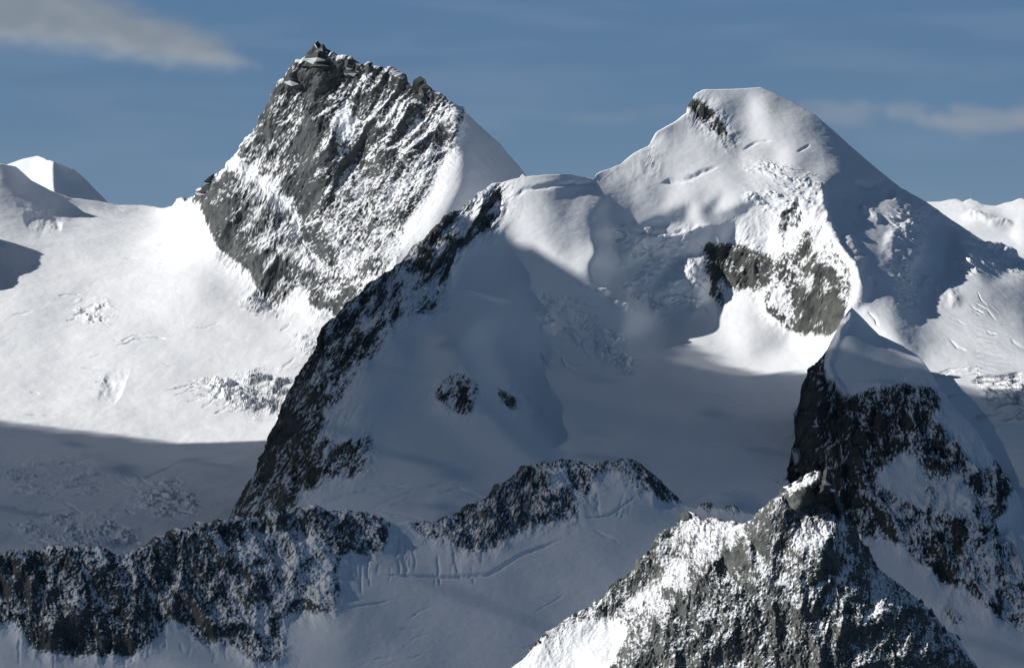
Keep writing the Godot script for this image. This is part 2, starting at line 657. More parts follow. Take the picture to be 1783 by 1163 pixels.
func build_far() -> void:
	var s := Survey.new()
	s.called = "far left"
	s.top = [-120, 320, -40, 300, 10, 287, 40, 276, 65, 270, 82, 276, 97, 280, 130, 295, 145, 308, 162, 325, 187, 352, 215, 372, 260, 395]
	s.bottom = [-120, 430, 260, 430]
	s.points = [-120, 320, 10700, -120, 430, 10500, 10, 287, 10560, 65, 270, 10520, 97, 280, 10440, 98, 330, 10330, 96, 380, 10250, 40, 340, 10450, 0, 400, 10350,
		130, 295, 10640, 118, 318, 10560, 122, 345, 10470, 162, 325, 10760, 187, 352, 10850, 215, 372, 10950, 260, 395, 11100, 260, 430, 11000, 150, 400, 10500]
	s.step_u = 3.0
	s.rows = 60
	s.soft_snow = 1
	s.rock = [[0.45, 0.9, [165, 330, 192, 350, 200, 365, 180, 362]]]
	s.seed_ = 11
	var a := thing("snow_peak", "small distant snow pyramid with a shaded right side above the left glacier", "mountain", at(97, 360, 10400))
	build(s, {0: ["snow_cap", a, snow_mat]})
	var b := Survey.new()
	b.called = "far right"
	b.top = [1520, 375, 1580, 360, 1610, 353, 1640, 352, 1655, 348, 1665, 347, 1677, 352, 1690, 346, 1697, 350, 1712, 356, 1735, 359, 1750, 354, 1765, 351, 1776, 346, 1783, 348, 1830, 356, 1900, 362]
	b.bottom = [1520, 560, 1900, 560]
	b.points = [1520, 375, 10200, 1610, 353, 10300, 1690, 346, 10300, 1735, 359, 10100, 1783, 348, 10200, 1900, 362, 10200,
		1600, 380, 9700, 1690, 376, 9700, 1760, 398, 9350, 1700, 384, 9450, 1650, 372, 9850, 1900, 390, 9500, 1620, 420, 9000, 1760, 412, 9150, 1783, 440, 8600, 1600, 480, 8000, 1900, 440, 8600, 1900, 560, 7300, 1520, 560, 7300, 1520, 420, 9000]
	b.step_u = 2.4
	b.rows = 90
	b.soft_snow = 1
	b.rock = [[0.8, 0.25, [1655, 343, 1700, 340, 1712, 356, 1690, 353, 1660, 351]], [0.75, 0.2, [1738, 352, 1760, 352, 1752, 361, 1735, 362]]]
	b.strokes = [[7.0, 16.0, 0.0, [1676, 374, 1720, 380, 1765, 396]]]
	b.seed_ = 12
	var c := thing("snow_ridge", "far snow ridge with tiny rock tips behind the dome's right flank", "mountain ridge", at(1700, 400, 9300))
	build(b, {0: ["snow_slope", c, snow_mat]})

func build_west() -> void:
	var s := Survey.new()
	s.called = "west"
	s.top = [-160, 250, -80, 268, 0, 285, 27, 291, 55, 314, 91, 332, 123, 346, 180, 352, 210, 358, 250, 357, 280, 362, 303, 361, 306, 350, 318, 348, 322, 353, 340, 344, 352, 330, 362, 316, 375, 305, 386, 300, 395, 298, 403, 286, 410, 278,
		440, 235, 455, 205, 470, 182, 480, 165, 484, 150, 497, 138, 505, 120, 517, 109, 528, 108, 537, 100, 545, 92, 556, 88, 568, 94, 580, 100, 600, 103, 618, 108, 632, 122, 640, 114, 655, 120, 668, 130, 680, 126, 692, 138, 712, 158, 733, 158, 755, 162, 770, 170, 793, 184, 810, 197, 830, 214, 850, 232, 870, 253, 890, 276, 912, 302, 950, 345, 990, 400]
	s.bottom = [-160, 1020, 430, 1020, 560, 820, 700, 600, 860, 460, 990, 460]
	s.points = [
		-160, 250, 8300, 0, 285, 8300, 55, 314, 8400, 123, 346, 8600, 210, 358, 8800, 280, 362, 8900, 340, 345, 8400,
		352, 330, 7950, 375, 305, 7900, 410, 278, 7850, 440, 235, 7800, 480, 165, 7760, 505, 120, 7740, 553, 88, 7720, 600, 103, 7700, 640, 116, 7690, 690, 135, 7650, 712, 158, 7640, 733, 158, 7620, 770, 170, 7600, 793, 184, 7590,
		830, 214, 7760, 870, 253, 7900, 912, 302, 8080, 950, 345, 8250, 990, 400, 8400, 990, 460, 8200,
		802, 200, 7530, 812, 225, 7470, 824, 262, 7410, 826, 292, 7360, 815, 328, 7290, 785, 365, 7220, 755, 405, 7150, 715, 450, 7070, 685, 485, 7010, 640, 540, 6950,
		845, 262, 7620, 860, 300, 7640, 845, 330, 7450, 870, 330, 7620, 820, 380, 7350, 860, 420, 7550, 780, 440, 7200,
		345, 345, 7950, 362, 390, 7750, 380, 440, 7600, 435, 470, 7450, 440, 510, 7350, 480, 540, 7260, 515, 505, 7290, 545, 545, 7160, 580, 558, 7090, 620, 590, 7000, 600, 570, 7050,
		412, 282, 7810, 445, 315, 7720, 480, 345, 7640, 515, 375, 7560, 530, 430, 7450, 470, 365, 7570, 430, 340, 7660, 400, 330, 7720, 400, 400, 7590, 450, 430, 7450, 500, 450, 7380, 460, 480, 7360,
		490, 250, 7700, 530, 200, 7680, 560, 160, 7690, 570, 260, 7560, 600, 200, 7640, 610, 300, 7560, 560, 380, 7440, 640, 220, 7590, 680, 230, 7540, 660, 320, 7440, 720, 230, 7530, 760, 240, 7510, 740, 320, 7380, 700, 400, 7250, 640, 420, 7280, 600, 480, 7180, 560, 480, 7250, 780, 280, 7450, 760, 340, 7330,
		-160, 400, 7900, 0, 400, 7900, 100, 400, 8050, 250, 420, 7950, -160, 520, 7300, 0, 520, 7300, 130, 540, 7250, 250, 500, 7450, 300, 600, 6900, 420, 600, 6900, 520, 620, 6820, 200, 640, 6700, -160, 640, 6700, 0, 640, 6700, 100, 640, 6720,
		550, 660, 6640, 380, 660, 6620, 480, 715, 6370, 300, 720, 6300, -160, 740, 6200, 0, 740, 6200, 150, 740, 6200, 300, 770, 6100, 460, 765, 6100, -160, 850, 5600, 0, 850, 5600, 200, 850, 5610, 350, 850, 5600, -160, 950, 5150, 0, 950, 5150, 300, 950, 5150, 430, 950, 5150, 560, 820, 5800, -160, 1020, 4900, 430, 1020, 4900, 700, 640, 6700]
	s.step_u = 1.35
	s.rows = 500
	s.soft_snow = 6
	s.soft_rock = 1
	s.rock = [
		[1.0, -0.02, [300, 340, 352, 325, 375, 296, 410, 270, 480, 140, 553, 50, 650, 90, 740, 110, 800, 175, 800, 215, 790, 260, 770, 300, 735, 360, 712, 390, 700, 430, 670, 480, 640, 540, 630, 610, 585, 565, 575, 548, 548, 552, 535, 525, 532, 500, 515, 520, 500, 535, 480, 548, 465, 525, 445, 515, 438, 480, 400, 455, 378, 438, 372, 400, 358, 370, 345, 345, 318, 356, 300, 362]],
		[1.0, -0.25, [352, 325, 395, 295, 420, 300, 470, 345, 510, 375, 525, 430, 530, 500, 500, 535, 480, 548, 445, 515, 438, 480, 400, 455, 378, 438, 358, 370, 345, 345]],
		[1.0, -0.15, [520, 110, 580, 100, 580, 180, 560, 260, 545, 330, 520, 300, 530, 220]],
		[1.0, 0.15, [590, 130, 690, 140, 800, 190, 790, 260, 740, 320, 690, 330, 640, 300, 600, 330, 590, 250]],
		[1.0, 0.6, [405, 280, 470, 180, 505, 125, 530, 190, 510, 300, 470, 335]],
		[1.0, -0.3, [400, 290, 480, 150, 553, 60, 650, 90, 760, 130, 800, 180, 795, 190, 740, 166, 690, 144, 640, 122, 560, 106, 525, 115, 490, 155, 430, 250]],
		[0.7, -0.2, [203, 350, 215, 350, 222, 361, 203, 361]]]
	s.ice = [[0.8, [330, 672, 380, 655, 440, 650, 500, 655, 510, 690, 490, 720, 440, 725, 400, 700, 360, 690]], [0.7, [130, 530, 185, 528, 195, 545, 170, 560, 135, 548]], [0.5, [235, 840, 300, 835, 345, 870, 330, 900, 270, 905, 230, 870]], [0.5, [30, 915, 120, 890, 230, 920, 240, 950, 60, 950]], [0.45, [405, 520, 440, 512, 470, 540, 440, 548]], [0.25, [0, 800, 150, 800, 200, 850, 60, 870, 0, 850]], [0.35, [510, 590, 560, 575, 560, 620, 520, 625]]]
	s.strokes = [
		[14.0, 3.0, 2.6, [400, 272, 415, 290, 445, 312, 480, 335, 510, 360, 518, 385]], [10.0, 0.0, 2.0, [512, 370, 522, 420, 545, 448]], [5.0, 0.0, 1.3, [530, 500, 515, 520, 500, 536]],
		[15.0, -4.0, 1.6, [598, 165, 606, 220, 600, 255, 585, 280]], [4.0, -5.0, 1.0, [600, 280, 575, 320, 560, 345]], [3.0, -4.0, 1.0, [690, 330, 650, 385, 615, 440, 585, 475]], [3.0, -4.0, 1.0, [600, 330, 560, 380, 525, 420]], [3.0, -4.0, 0.9, [640, 330, 600, 375, 575, 410]], [5.0, -3.0, 0.8, [720, 300, 690, 340, 660, 400]], [4.0, -4.0, -1.1, [600, 200, 580, 260, 570, 310]], [12.0, 0.0, -1.0, [548, 110, 555, 180, 545, 250, 540, 300]], [7.0, 0.0, -0.7, [660, 280, 620, 330, 590, 400]], [8.0, 0.0, -0.8, [740, 330, 700, 380, 660, 440, 620, 500]], [8.0, 0.0, -0.6, [660, 380, 610, 450, 570, 520]],
		[1.8, -4.0, 0.0, [200, 606, 235, 592, 275, 588, 300, 590]], [1.6, -3.0, 0.0, [205, 598, 232, 586, 262, 583]], [1.6, -3.0, 0.0, [215, 448, 260, 449]], [1.6, -3.0, 0.0, [150, 676, 215, 676]], [1.6, -3.0, 0.0, [140, 640, 190, 641]], [1.6, -3.5, 0.0, [285, 681, 330, 668, 380, 662]], [1.5, -3.0, 0.0, [300, 690, 350, 676]], [1.6, -3.0, 0.0, [20, 548, 60, 543]], [1.6, -3.0, 0.0, [100, 516, 140, 512]], [1.6, -3.0, 0.0, [40, 723, 130, 722]], [1.5, -3.0, 0.0, [230, 840, 330, 800, 400, 795]], [1.5, -3.0, 0.0, [20, 845, 120, 838, 200, 820]],
		[20.0, -9.0, 0.0, [40, 375, 75, 382, 110, 392]], [26.0, -7.0, 0.0, [180, 665, 215, 680]], [5.0, -5.0, 0.0, [30, 356, 75, 368, 115, 385]], [2.5, -3.0, 0.0, [305, 392, 345, 378]]]
	s.regions = [[1, [300, 335, 352, 320, 375, 290, 410, 265, 480, 130, 553, 40, 650, 80, 740, 90, 800, 165, 800, 215, 790, 260, 770, 300, 735, 360, 712, 390, 700, 430, 670, 480, 640, 540, 630, 610, 585, 565, 575, 548, 548, 552, 535, 525, 532, 500, 515, 520, 500, 535, 480, 548, 465, 525, 445, 515, 438, 480, 400, 455, 378, 438, 372, 400, 358, 370, 345, 345, 318, 356, 300, 362]],
		[3, [345, 340, 352, 320, 400, 280, 420, 300, 470, 345, 510, 375, 522, 400, 530, 500, 515, 520, 500, 535, 480, 548, 465, 525, 445, 515, 438, 480, 400, 455, 378, 438, 372, 400, 358, 370]], [6, [330, 672, 380, 650, 440, 645, 505, 650, 515, 690, 492, 725, 440, 730, 400, 705, 360, 692]], [7, [225, 838, 300, 828, 350, 870, 332, 905, 268, 910, 226, 872]], [8, [25, 918, 120, 885, 235, 915, 245, 955, 55, 955]], [9, [122, 528, 185, 522, 200, 545, 170, 564, 130, 550]],
		[2, [800, 165, 1000, 320, 1000, 480, 640, 620, 640, 540, 670, 480, 700, 430, 712, 390, 735, 360, 770, 300, 790, 260, 800, 215]]]
	crevasses(s.strokes, 201, 26, [335, 655, 500, 715], -12, 46)
	crevasses(s.strokes, 202, 9, [120, 525, 200, 560], -8, 34)
	crevasses(s.strokes, 203, 16, [210, 825, 350, 905], 22, 40)
	crevasses(s.strokes, 204, 22, [20, 885, 250, 950], 8, 46)
	crevasses(s.strokes, 205, 14, [0, 790, 200, 870], 4, 60)
	crevasses(s.strokes, 206, 12, [230, 385, 350, 470], -10, 30, 1.3, -2.5)
	crevasses(s.strokes, 207, 10, [490, 570, 560, 640], -25, 26)
	crevasses(s.strokes, 208, 12, [60, 560, 420, 700], -6, 40, 1.3, -2.5)
	s.grain = 62.0
	s.relief = 0.17
	s.lean = Vector2(-0.55, 1.0)
	s.seed_ = 21
	s.rock_color = Color(0.088, 0.096, 0.099)
	s.slope_snow = 0.64
	s.stretch = 3.0
	s.speckle = 1.9
	s.blotch = 1.25
	s.ribs = 1.2
	s.crumble = 0.28
	s.snow_relief = 1.7
	var f := setting("snow_field", "broad sunlit glacier flowing down from the left pass", at(250, 600, 6900))
	var p := thing("rocky_peak", "steep dark rocky peak streaked with snow, tallest summit of the picture", "mountain", at(560, 540, 7200))
	build(s, {0: ["glacier", f, snow_mat], 1: ["rock_face", p, rock_mat], 2: ["snow_shoulder", p, snow_mat], 3: ["rock_buttress", p, rock_mat], 6: ["icefall", f, snow_mat], 7: ["icefall", f, snow_mat], 8: ["icefall", f, snow_mat], 9: ["icefall", f, snow_mat]})
	# pinnacles of the summit crest: [u, v of the tip, width, height]
	for k in [["summit_block", 545, 80, 24, 24], ["summit_block", 553, 72, 30, 26], ["summit_block", 563, 77, 26, 24], ["summit_block", 573, 87, 24, 20], ["rock_tower", 732, 133, 34, 30], ["rock_tower", 740, 143, 26, 22], ["rock_tower", 724, 147, 22, 20], ["rock_pinnacle", 541, 86, 18, 24], ["rock_pinnacle", 516, 105, 22, 26], ["rock_pinnacle", 500, 128, 18, 24], ["rock_pinnacle", 486, 146, 16, 24], ["rock_pinnacle", 586, 95, 20, 20], ["rock_pinnacle", 606, 100, 22, 20], ["rock_pinnacle", 622, 107, 18, 20], ["rock_pinnacle", 641, 110, 26, 28], ["rock_pinnacle", 655, 117, 20, 22], ["rock_pinnacle", 680, 124, 18, 22], ["rock_pinnacle", 694, 138, 16, 22], ["rock_pinnacle", 708, 152, 14, 18], ["rock_pinnacle", 468, 178, 14, 22], ["rock_pinnacle", 745, 154, 14, 18], ["rock_pinnacle", 389, 294, 24, 24], ["rock_pinnacle", 372, 303, 22, 22], ["rock_pinnacle", 355, 324, 18, 22]]:
		pinnacle(p, k[0], k[1], k[2], poly_at([300, 8480, 340, 8250, 352, 7960, 375, 7900, 440, 7800, 505, 7740, 600, 7700, 690, 7650, 733, 7618, 770, 7600], k[1]), k[3], k[4], Color(0.075, 0.079, 0.078))

func build_left_spur() -> void:
	# just outside the picture; its shadow reaches in over the left glacier
	var s := Survey.new()
	s.called = "left spur"
	s.top = [-480, 400, -400, 330, -320, 290, -270, 270, -220, 276, -180, 290, -155, 312, -130, 345, -95, 395, -65, 425, -45, 470, -16, 500]
	s.bottom = [-480, 620, -16, 530]
	s.points = [-480, 400, 7780, -320, 290, 7760, -220, 276, 7730, -155, 312, 7700, -85, 410, 7640, -16, 500, 7450, -170, 385, 7420, -150, 400, 7380, -120, 440, 7340, -60, 478, 7360, -460, 620, 6800, -200, 580, 7000, -16, 530, 7250, -230, 450, 7350, -300, 480, 7350]
	s.rows = 90
	s.step_u = 3.0
	s.rock = [[1.0, 0.0, [-480, 200, 20, 200, 20, 560, -480, 640]]]
	s.seed_ = 25
	var a := thing("rock_spur", "dark rock spur rising just beyond the left edge beside the sunlit glacier", "mountain ridge", at(-200, 560, 7100))
	build(s, {0: ["rock_face", a, rock_mat]})

func build_massif() -> void:
	var s := Survey.new()
	s.called = "massif"
	s.top = [380, 950, 400, 912, 415, 880, 440, 830, 462, 785, 470, 765, 485, 740, 500, 700, 515, 668, 530, 640, 545, 612, 560, 592, 566, 570, 575, 562, 600, 540, 640, 505, 660, 488, 680, 482, 690, 466, 700, 458, 720, 436, 740, 424, 757, 402, 770, 392, 785, 372, 800, 365, 820, 350, 840, 342, 860, 322, 872, 318, 905, 310, 910, 303, 916, 308, 950, 304, 990, 303, 1035, 312, 1038, 304, 1045, 300, 1080, 286, 1105, 268, 1130, 254, 1143, 232, 1175, 214, 1198, 198, 1206, 174, 1213, 163, 1225, 157, 1270, 155, 1325, 152, 1350, 163, 1380, 178, 1420, 200, 1450, 225, 1480, 253, 1520, 288, 1560, 320, 1613, 353, 1662, 385, 1692, 404, 1716, 419, 1783, 448, 1860, 480, 1930, 510]
	s.bottom = [380, 960, 760, 930, 1000, 930, 1400, 930, 1440, 760, 1480, 660, 1590, 690, 1700, 800, 1800, 1230, 1930, 1230]
	s.points = [
		380, 950, 4650, 415, 880, 4800, 440, 830, 4850, 470, 770, 4920, 500, 700, 5000, 530, 640, 5070, 560, 590, 5140, 600, 540, 5230, 640, 505, 5330, 680, 482, 5420, 740, 424, 5550, 770, 392, 5610, 800, 365, 5660, 840, 342, 5710, 865, 322, 5740, 905, 310, 5748, 950, 304, 5768, 990, 303, 5800, 1035, 312, 5860, 1045, 300, 5930, 1080, 286, 6010, 1130, 254, 6170, 1175, 214, 6310, 1206, 174, 6420, 1225, 157, 6440, 1270, 155, 6460, 1325, 152, 6480, 1380, 178, 6485, 1420, 200, 6480, 1450, 225, 6470, 1520, 288, 6490, 1560, 320, 6510, 1613, 353, 6560, 1662, 385, 6640, 1716, 419, 6720, 1783, 448, 6800, 1930, 510, 6850,
		450, 890, 4650, 500, 800, 4780, 540, 740, 4850, 580, 700, 4900, 620, 620, 5050, 660, 560, 5170, 700, 510, 5320, 740, 470, 5440, 790, 430, 5560, 840, 390, 5660, 500, 890, 4600, 560, 850, 4640, 620, 800, 4700, 640, 690, 4880, 690, 585, 5100,
		872, 350, 5710, 876, 370, 5690, 858, 400, 5640, 820, 430, 5590, 785, 490, 5470, 760, 540, 5350,
		730, 555, 5230, 770, 570, 5200, 800, 600, 5075, 825, 640, 4985, 850, 700, 4875, 890, 745, 4795, 935, 790, 4715, 720, 640, 5030, 740, 720, 4880, 680, 750, 4800, 700, 650, 5000, 795, 690, 4920, 800, 770, 4790, 860, 820, 4690, 940, 850, 4600, 760, 850, 4600, 600, 900, 4540, 700, 900, 4510,
		820, 560, 5330, 850, 615, 5330, 880, 670, 5230, 915, 730, 5080, 960, 770, 4960, 880, 540, 5460, 900, 470, 5620, 950, 540, 5560, 960, 620, 5420, 1000, 680, 5230, 1000, 760, 4960, 1000, 850, 4620,
		900, 340, 5708, 950, 345, 5708, 1000, 340, 5770, 890, 400, 5655, 940, 400, 5640, 990, 400, 5660, 1020, 380, 5710, 925, 455, 5620, 980, 460, 5590, 1025, 465, 5580, 1040, 440, 5620, 1030, 410, 5670,
		1060, 390, 5765, 1068, 430, 5790, 1078, 470, 5770, 1000, 500, 5570, 1050, 510, 5570, 1095, 540, 5550, 1120, 520, 5740, 1150, 560, 5700, 1010, 560, 5520, 1080, 600, 5480, 1050, 640, 5380, 1130, 640, 5440, 1160, 600, 5570,
		1060, 330, 5840, 1120, 330, 5900, 1200, 325, 5960, 1270, 312, 6010, 1330, 305, 6080, 1390, 312, 6085, 1430, 318, 6080, 1100, 350, 5850, 1200, 350, 5900, 1300, 335, 5955,
		1080, 372, 5800, 1150, 368, 5850, 1220, 362, 5880, 1285, 355, 5908, 1340, 338, 5950, 1400, 335, 5985, 1080, 380, 5793, 1150, 376, 5843, 1220, 370, 5873, 1100, 395, 5792, 1150, 394, 5842, 1195, 390, 5860, 1285, 382, 5900, 1240, 374, 5885, 1100, 403, 5770, 1150, 402, 5815, 1195, 400, 5835, 1235, 396, 5850, 1110, 412, 5768, 1160, 410, 5812, 1225, 404, 5842, 1160, 432, 5812, 1190, 450, 5820, 1212, 470, 5760, 1222, 500, 5745, 1236, 440, 5860, 1245, 480, 5830, 1250, 520, 5790, 1262, 450, 5845, 1255, 550, 5720, 1210, 530, 5740, 1300, 430, 5850, 1300, 500, 5790, 1340, 400, 5880, 1340, 470, 5790, 1300, 545, 5700, 1340, 560, 5670, 1250, 580, 5650, 1180, 575, 5650,
		1200, 230, 6300, 1150, 275, 6110, 1230, 285, 6110, 1170, 310, 6010, 1110, 300, 5990, 1250, 300, 6060, 1222, 190, 6400, 1245, 215, 6360, 1262, 240, 6310, 1275, 260, 6260, 1295, 285, 6180, 1330, 295, 6120, 1380, 305, 6080, 1300, 200, 6430, 1340, 220, 6385, 1300, 245, 6340, 1380, 250, 6340, 1420, 290, 6250, 1350, 275, 6265, 1430, 240, 6415, 1470, 280, 6385,
		1430, 330, 6010, 1428, 360, 5900, 1440, 395, 5780, 1465, 430, 5670, 1488, 465, 5570, 1500, 495, 5500, 1492, 525, 5450, 1475, 550, 5430, 1395, 365, 5905, 1390, 430, 5785, 1370, 500, 5720, 1420, 450, 5720, 1450, 500, 5600, 1400, 575, 5620, 1440, 560, 5560, 1360, 575, 5650, 1470, 580, 5400,
		1460, 350, 6060, 1500, 350, 6210, 1480, 400, 5850, 1510, 440, 5730, 1550, 400, 6020, 1530, 480, 5620, 1515, 530, 5460, 1550, 520, 5520, 1575, 470, 5780, 1590, 430, 5960, 1580, 380, 6240, 1620, 410, 6350, 1600, 520, 5700, 1595, 570, 5450, 1560, 575, 5330, 1530, 570, 5350,
		1640, 460, 6180, 1650, 520, 5760, 1630, 565, 5540, 1690, 450, 6200, 1720, 500, 5930, 1783, 490, 6220, 1783, 540, 5850, 1700, 560, 5600, 1783, 600, 5470, 1700, 640, 5250, 1600, 640, 5230, 1540, 620, 5290, 1640, 600, 5390, 1783, 690, 5080, 1930, 690, 5130, 1783, 800, 4750, 1783, 950, 4450, 1783, 1163, 4100, 1930, 1230, 4000, 1930, 800, 4750, 1700, 750, 4900, 1650, 700, 5030, 1590, 690, 5000,
		1200, 700, 5180, 1300, 640, 5480, 1380, 600, 5620, 1200, 640, 5450, 1400, 690, 5220, 1380, 780, 4900, 1200, 780, 4900, 1100, 720, 5120, 1100, 850, 4620, 1250, 860, 4600, 1400, 870, 4570, 1430, 620, 5500, 1440, 700, 5200, 1000, 930, 4380, 1400, 930, 4380, 760, 930, 4400, 380, 960, 4550]
	s.step_u = 1.7
	s.rows = 430
	s.soft_snow = 3
	s.soft_rock = 1
	s.rock = [
		[1.0, -0.6, [370, 980, 440, 800, 520, 610, 600, 520, 690, 440, 780, 360, 860, 300, 884, 330, 880, 365, 862, 395, 830, 415, 800, 435, 780, 480, 765, 540, 740, 552, 690, 560, 668, 598, 655, 625, 625, 650, 600, 690, 575, 722, 560, 760, 590, 775, 650, 757, 655, 772, 640, 790, 645, 805, 620, 838, 575, 832, 555, 852, 520, 862, 525, 880, 490, 905, 420, 960]],
		[1.0, 0.45, [770, 400, 860, 310, 884, 330, 880, 365, 850, 380, 830, 400, 800, 425]],
		[1.0, 0.3, [700, 480, 770, 470, 770, 530, 740, 545, 700, 550]], [0.6, 0.5, [560, 720, 600, 700, 640, 710, 630, 740, 580, 745]],
		[1.0, -0.5, [752, 692, 770, 664, 800, 646, 820, 656, 834, 690, 822, 724, 800, 728, 780, 714]], [1.0, -0.5, [862, 672, 884, 682, 910, 704, 896, 720, 872, 700]], [0.7, 0.0, [770, 560, 790, 585, 810, 610, 800, 612, 775, 580]],
		[1.0, -0.75, [1194, 178, 1212, 170, 1228, 183, 1254, 206, 1268, 236, 1250, 242, 1222, 218, 1200, 196]], [1.0, -0.6, [1256, 222, 1276, 238, 1284, 262, 1268, 262]], [1.0, -0.7, [1110, 278, 1140, 276, 1152, 290, 1128, 295]], [0.9, -0.4, [1130, 243, 1146, 224, 1144, 250]], [0.9, -0.5, [1062, 296, 1080, 282, 1082, 292, 1068, 302]], [1.0, -0.6, [1096, 322, 1112, 315, 1110, 330]],
		[0.8, 0.0, [1098, 320, 1112, 317, 1108, 328]], [0.9, -0.4, [1030, 314, 1040, 298, 1046, 302, 1038, 314]], [0.9, -0.3, [904, 312, 910, 298, 918, 306]],
		[1.0, -0.55, [1222, 425, 1250, 425, 1258, 460, 1250, 500, 1268, 535, 1256, 548, 1240, 520, 1228, 470]], [1.0, -0.15, [1250, 430, 1300, 425, 1340, 445, 1350, 470, 1330, 500, 1310, 515, 1270, 505, 1255, 470]],
		[1.0, 0.05, [1355, 370, 1385, 350, 1400, 380, 1385, 410, 1370, 430, 1350, 400]], [1.0, 0.32, [1332, 535, 1342, 480, 1372, 420, 1392, 380, 1412, 342, 1426, 345, 1434, 400, 1466, 450, 1486, 490, 1482, 540, 1458, 578, 1400, 588, 1352, 566]], [1.0, -0.1, [1462, 455, 1486, 485, 1480, 540, 1452, 572, 1450, 530, 1460, 490]],
		[0.4, 0.8, [1270, 380, 1340, 380, 1345, 440, 1290, 430]]]
	s.crisp = [[0.85, [1030, 345, 1100, 350, 1300, 338, 1425, 315, 1445, 330, 1450, 400, 1510, 470, 1510, 540, 1470, 560, 1330, 560, 1240, 570, 1100, 540, 1020, 480]], [0.5, [1195, 150, 1260, 215, 1300, 290, 1280, 295, 1230, 240, 1195, 190]], [0.6, [1640, 400, 1800, 420, 1800, 500, 1640, 500]]]
	s.ice = [[0.9, [1190, 425, 1215, 430, 1230, 480, 1225, 510, 1210, 490, 1195, 450]], [0.55, [1300, 330, 1420, 325, 1430, 345, 1380, 400, 1340, 380, 1300, 360]], [0.6, [1340, 285, 1430, 318, 1440, 332, 1330, 305, 1290, 290]], [0.6, [935, 510, 1000, 520, 1080, 580, 1110, 640, 1090, 660, 1040, 620, 980, 590, 940, 560]], [0.35, [1060, 400, 1200, 400, 1240, 520, 1160, 560, 1090, 520]], [0.5, [1700, 670, 1783, 660, 1900, 680, 1900, 720, 1720, 700]], [0.4, [1540, 370, 1600, 370, 1610, 420, 1560, 430]], [0.6, [1565, 360, 1600, 370, 1600, 400, 1580, 395]], [0.35, [1700, 430, 1783, 450, 1783, 480, 1710, 470]], [0.3, [1560, 440, 1590, 450, 1600, 540, 1560, 530]]]
	s.strokes = [
		[4.0, -6.0, 0.0, [1100, 402, 1150, 405, 1205, 404]], [4.0, 6.0, 0.0, [1185, 408, 1215, 398, 1242, 396]],
		[4.0, -5.0, 0.0, [1150, 320, 1200, 312, 1252, 288]], [2.5, -3.5, 0.0, [1292, 262, 1318, 247, 1345, 246]], [2.2, -2.5, 0.0, [1388, 266, 1410, 253]], [6.0, 9.0, 0.0, [1432, 325, 1430, 360, 1440, 395, 1465, 432, 1488, 465, 1500, 498]],
		[4.0, -5.0, 0.0, [890, 345, 915, 328, 960, 322, 1000, 318, 1040, 322]], [7.0, 9.0, 0.0, [1000, 498, 1040, 505, 1060, 512]], [6.0, 12.0, 0.0, [1070, 530, 1095, 535]], [3.0, 10.0, 0.0, [1100, 525, 1102, 540]],
		[5.0, 3.0, 0.0, [876, 325, 880, 350, 872, 382, 850, 405, 825, 425]], [5.0, -7.0, 0.0, [1640, 385, 1720, 420, 1783, 445]], [8.0, 14.0, 0.0, [1700, 430, 1740, 432, 1783, 450]], [10.0, 12.0, 0.0, [1655, 450, 1690, 462, 1705, 470]], [9.0, -10.0, 0.0, [1490, 320, 1530, 325, 1560, 345]], [2.0, -5.0, 0.0, [540, 880, 640, 850, 720, 840]], [2.0, -5.0, 0.0, [760, 860, 800, 850, 850, 870]],
		[3.0, -7.0, 0.0, [1690, 668, 1740, 662, 1783, 650]]]
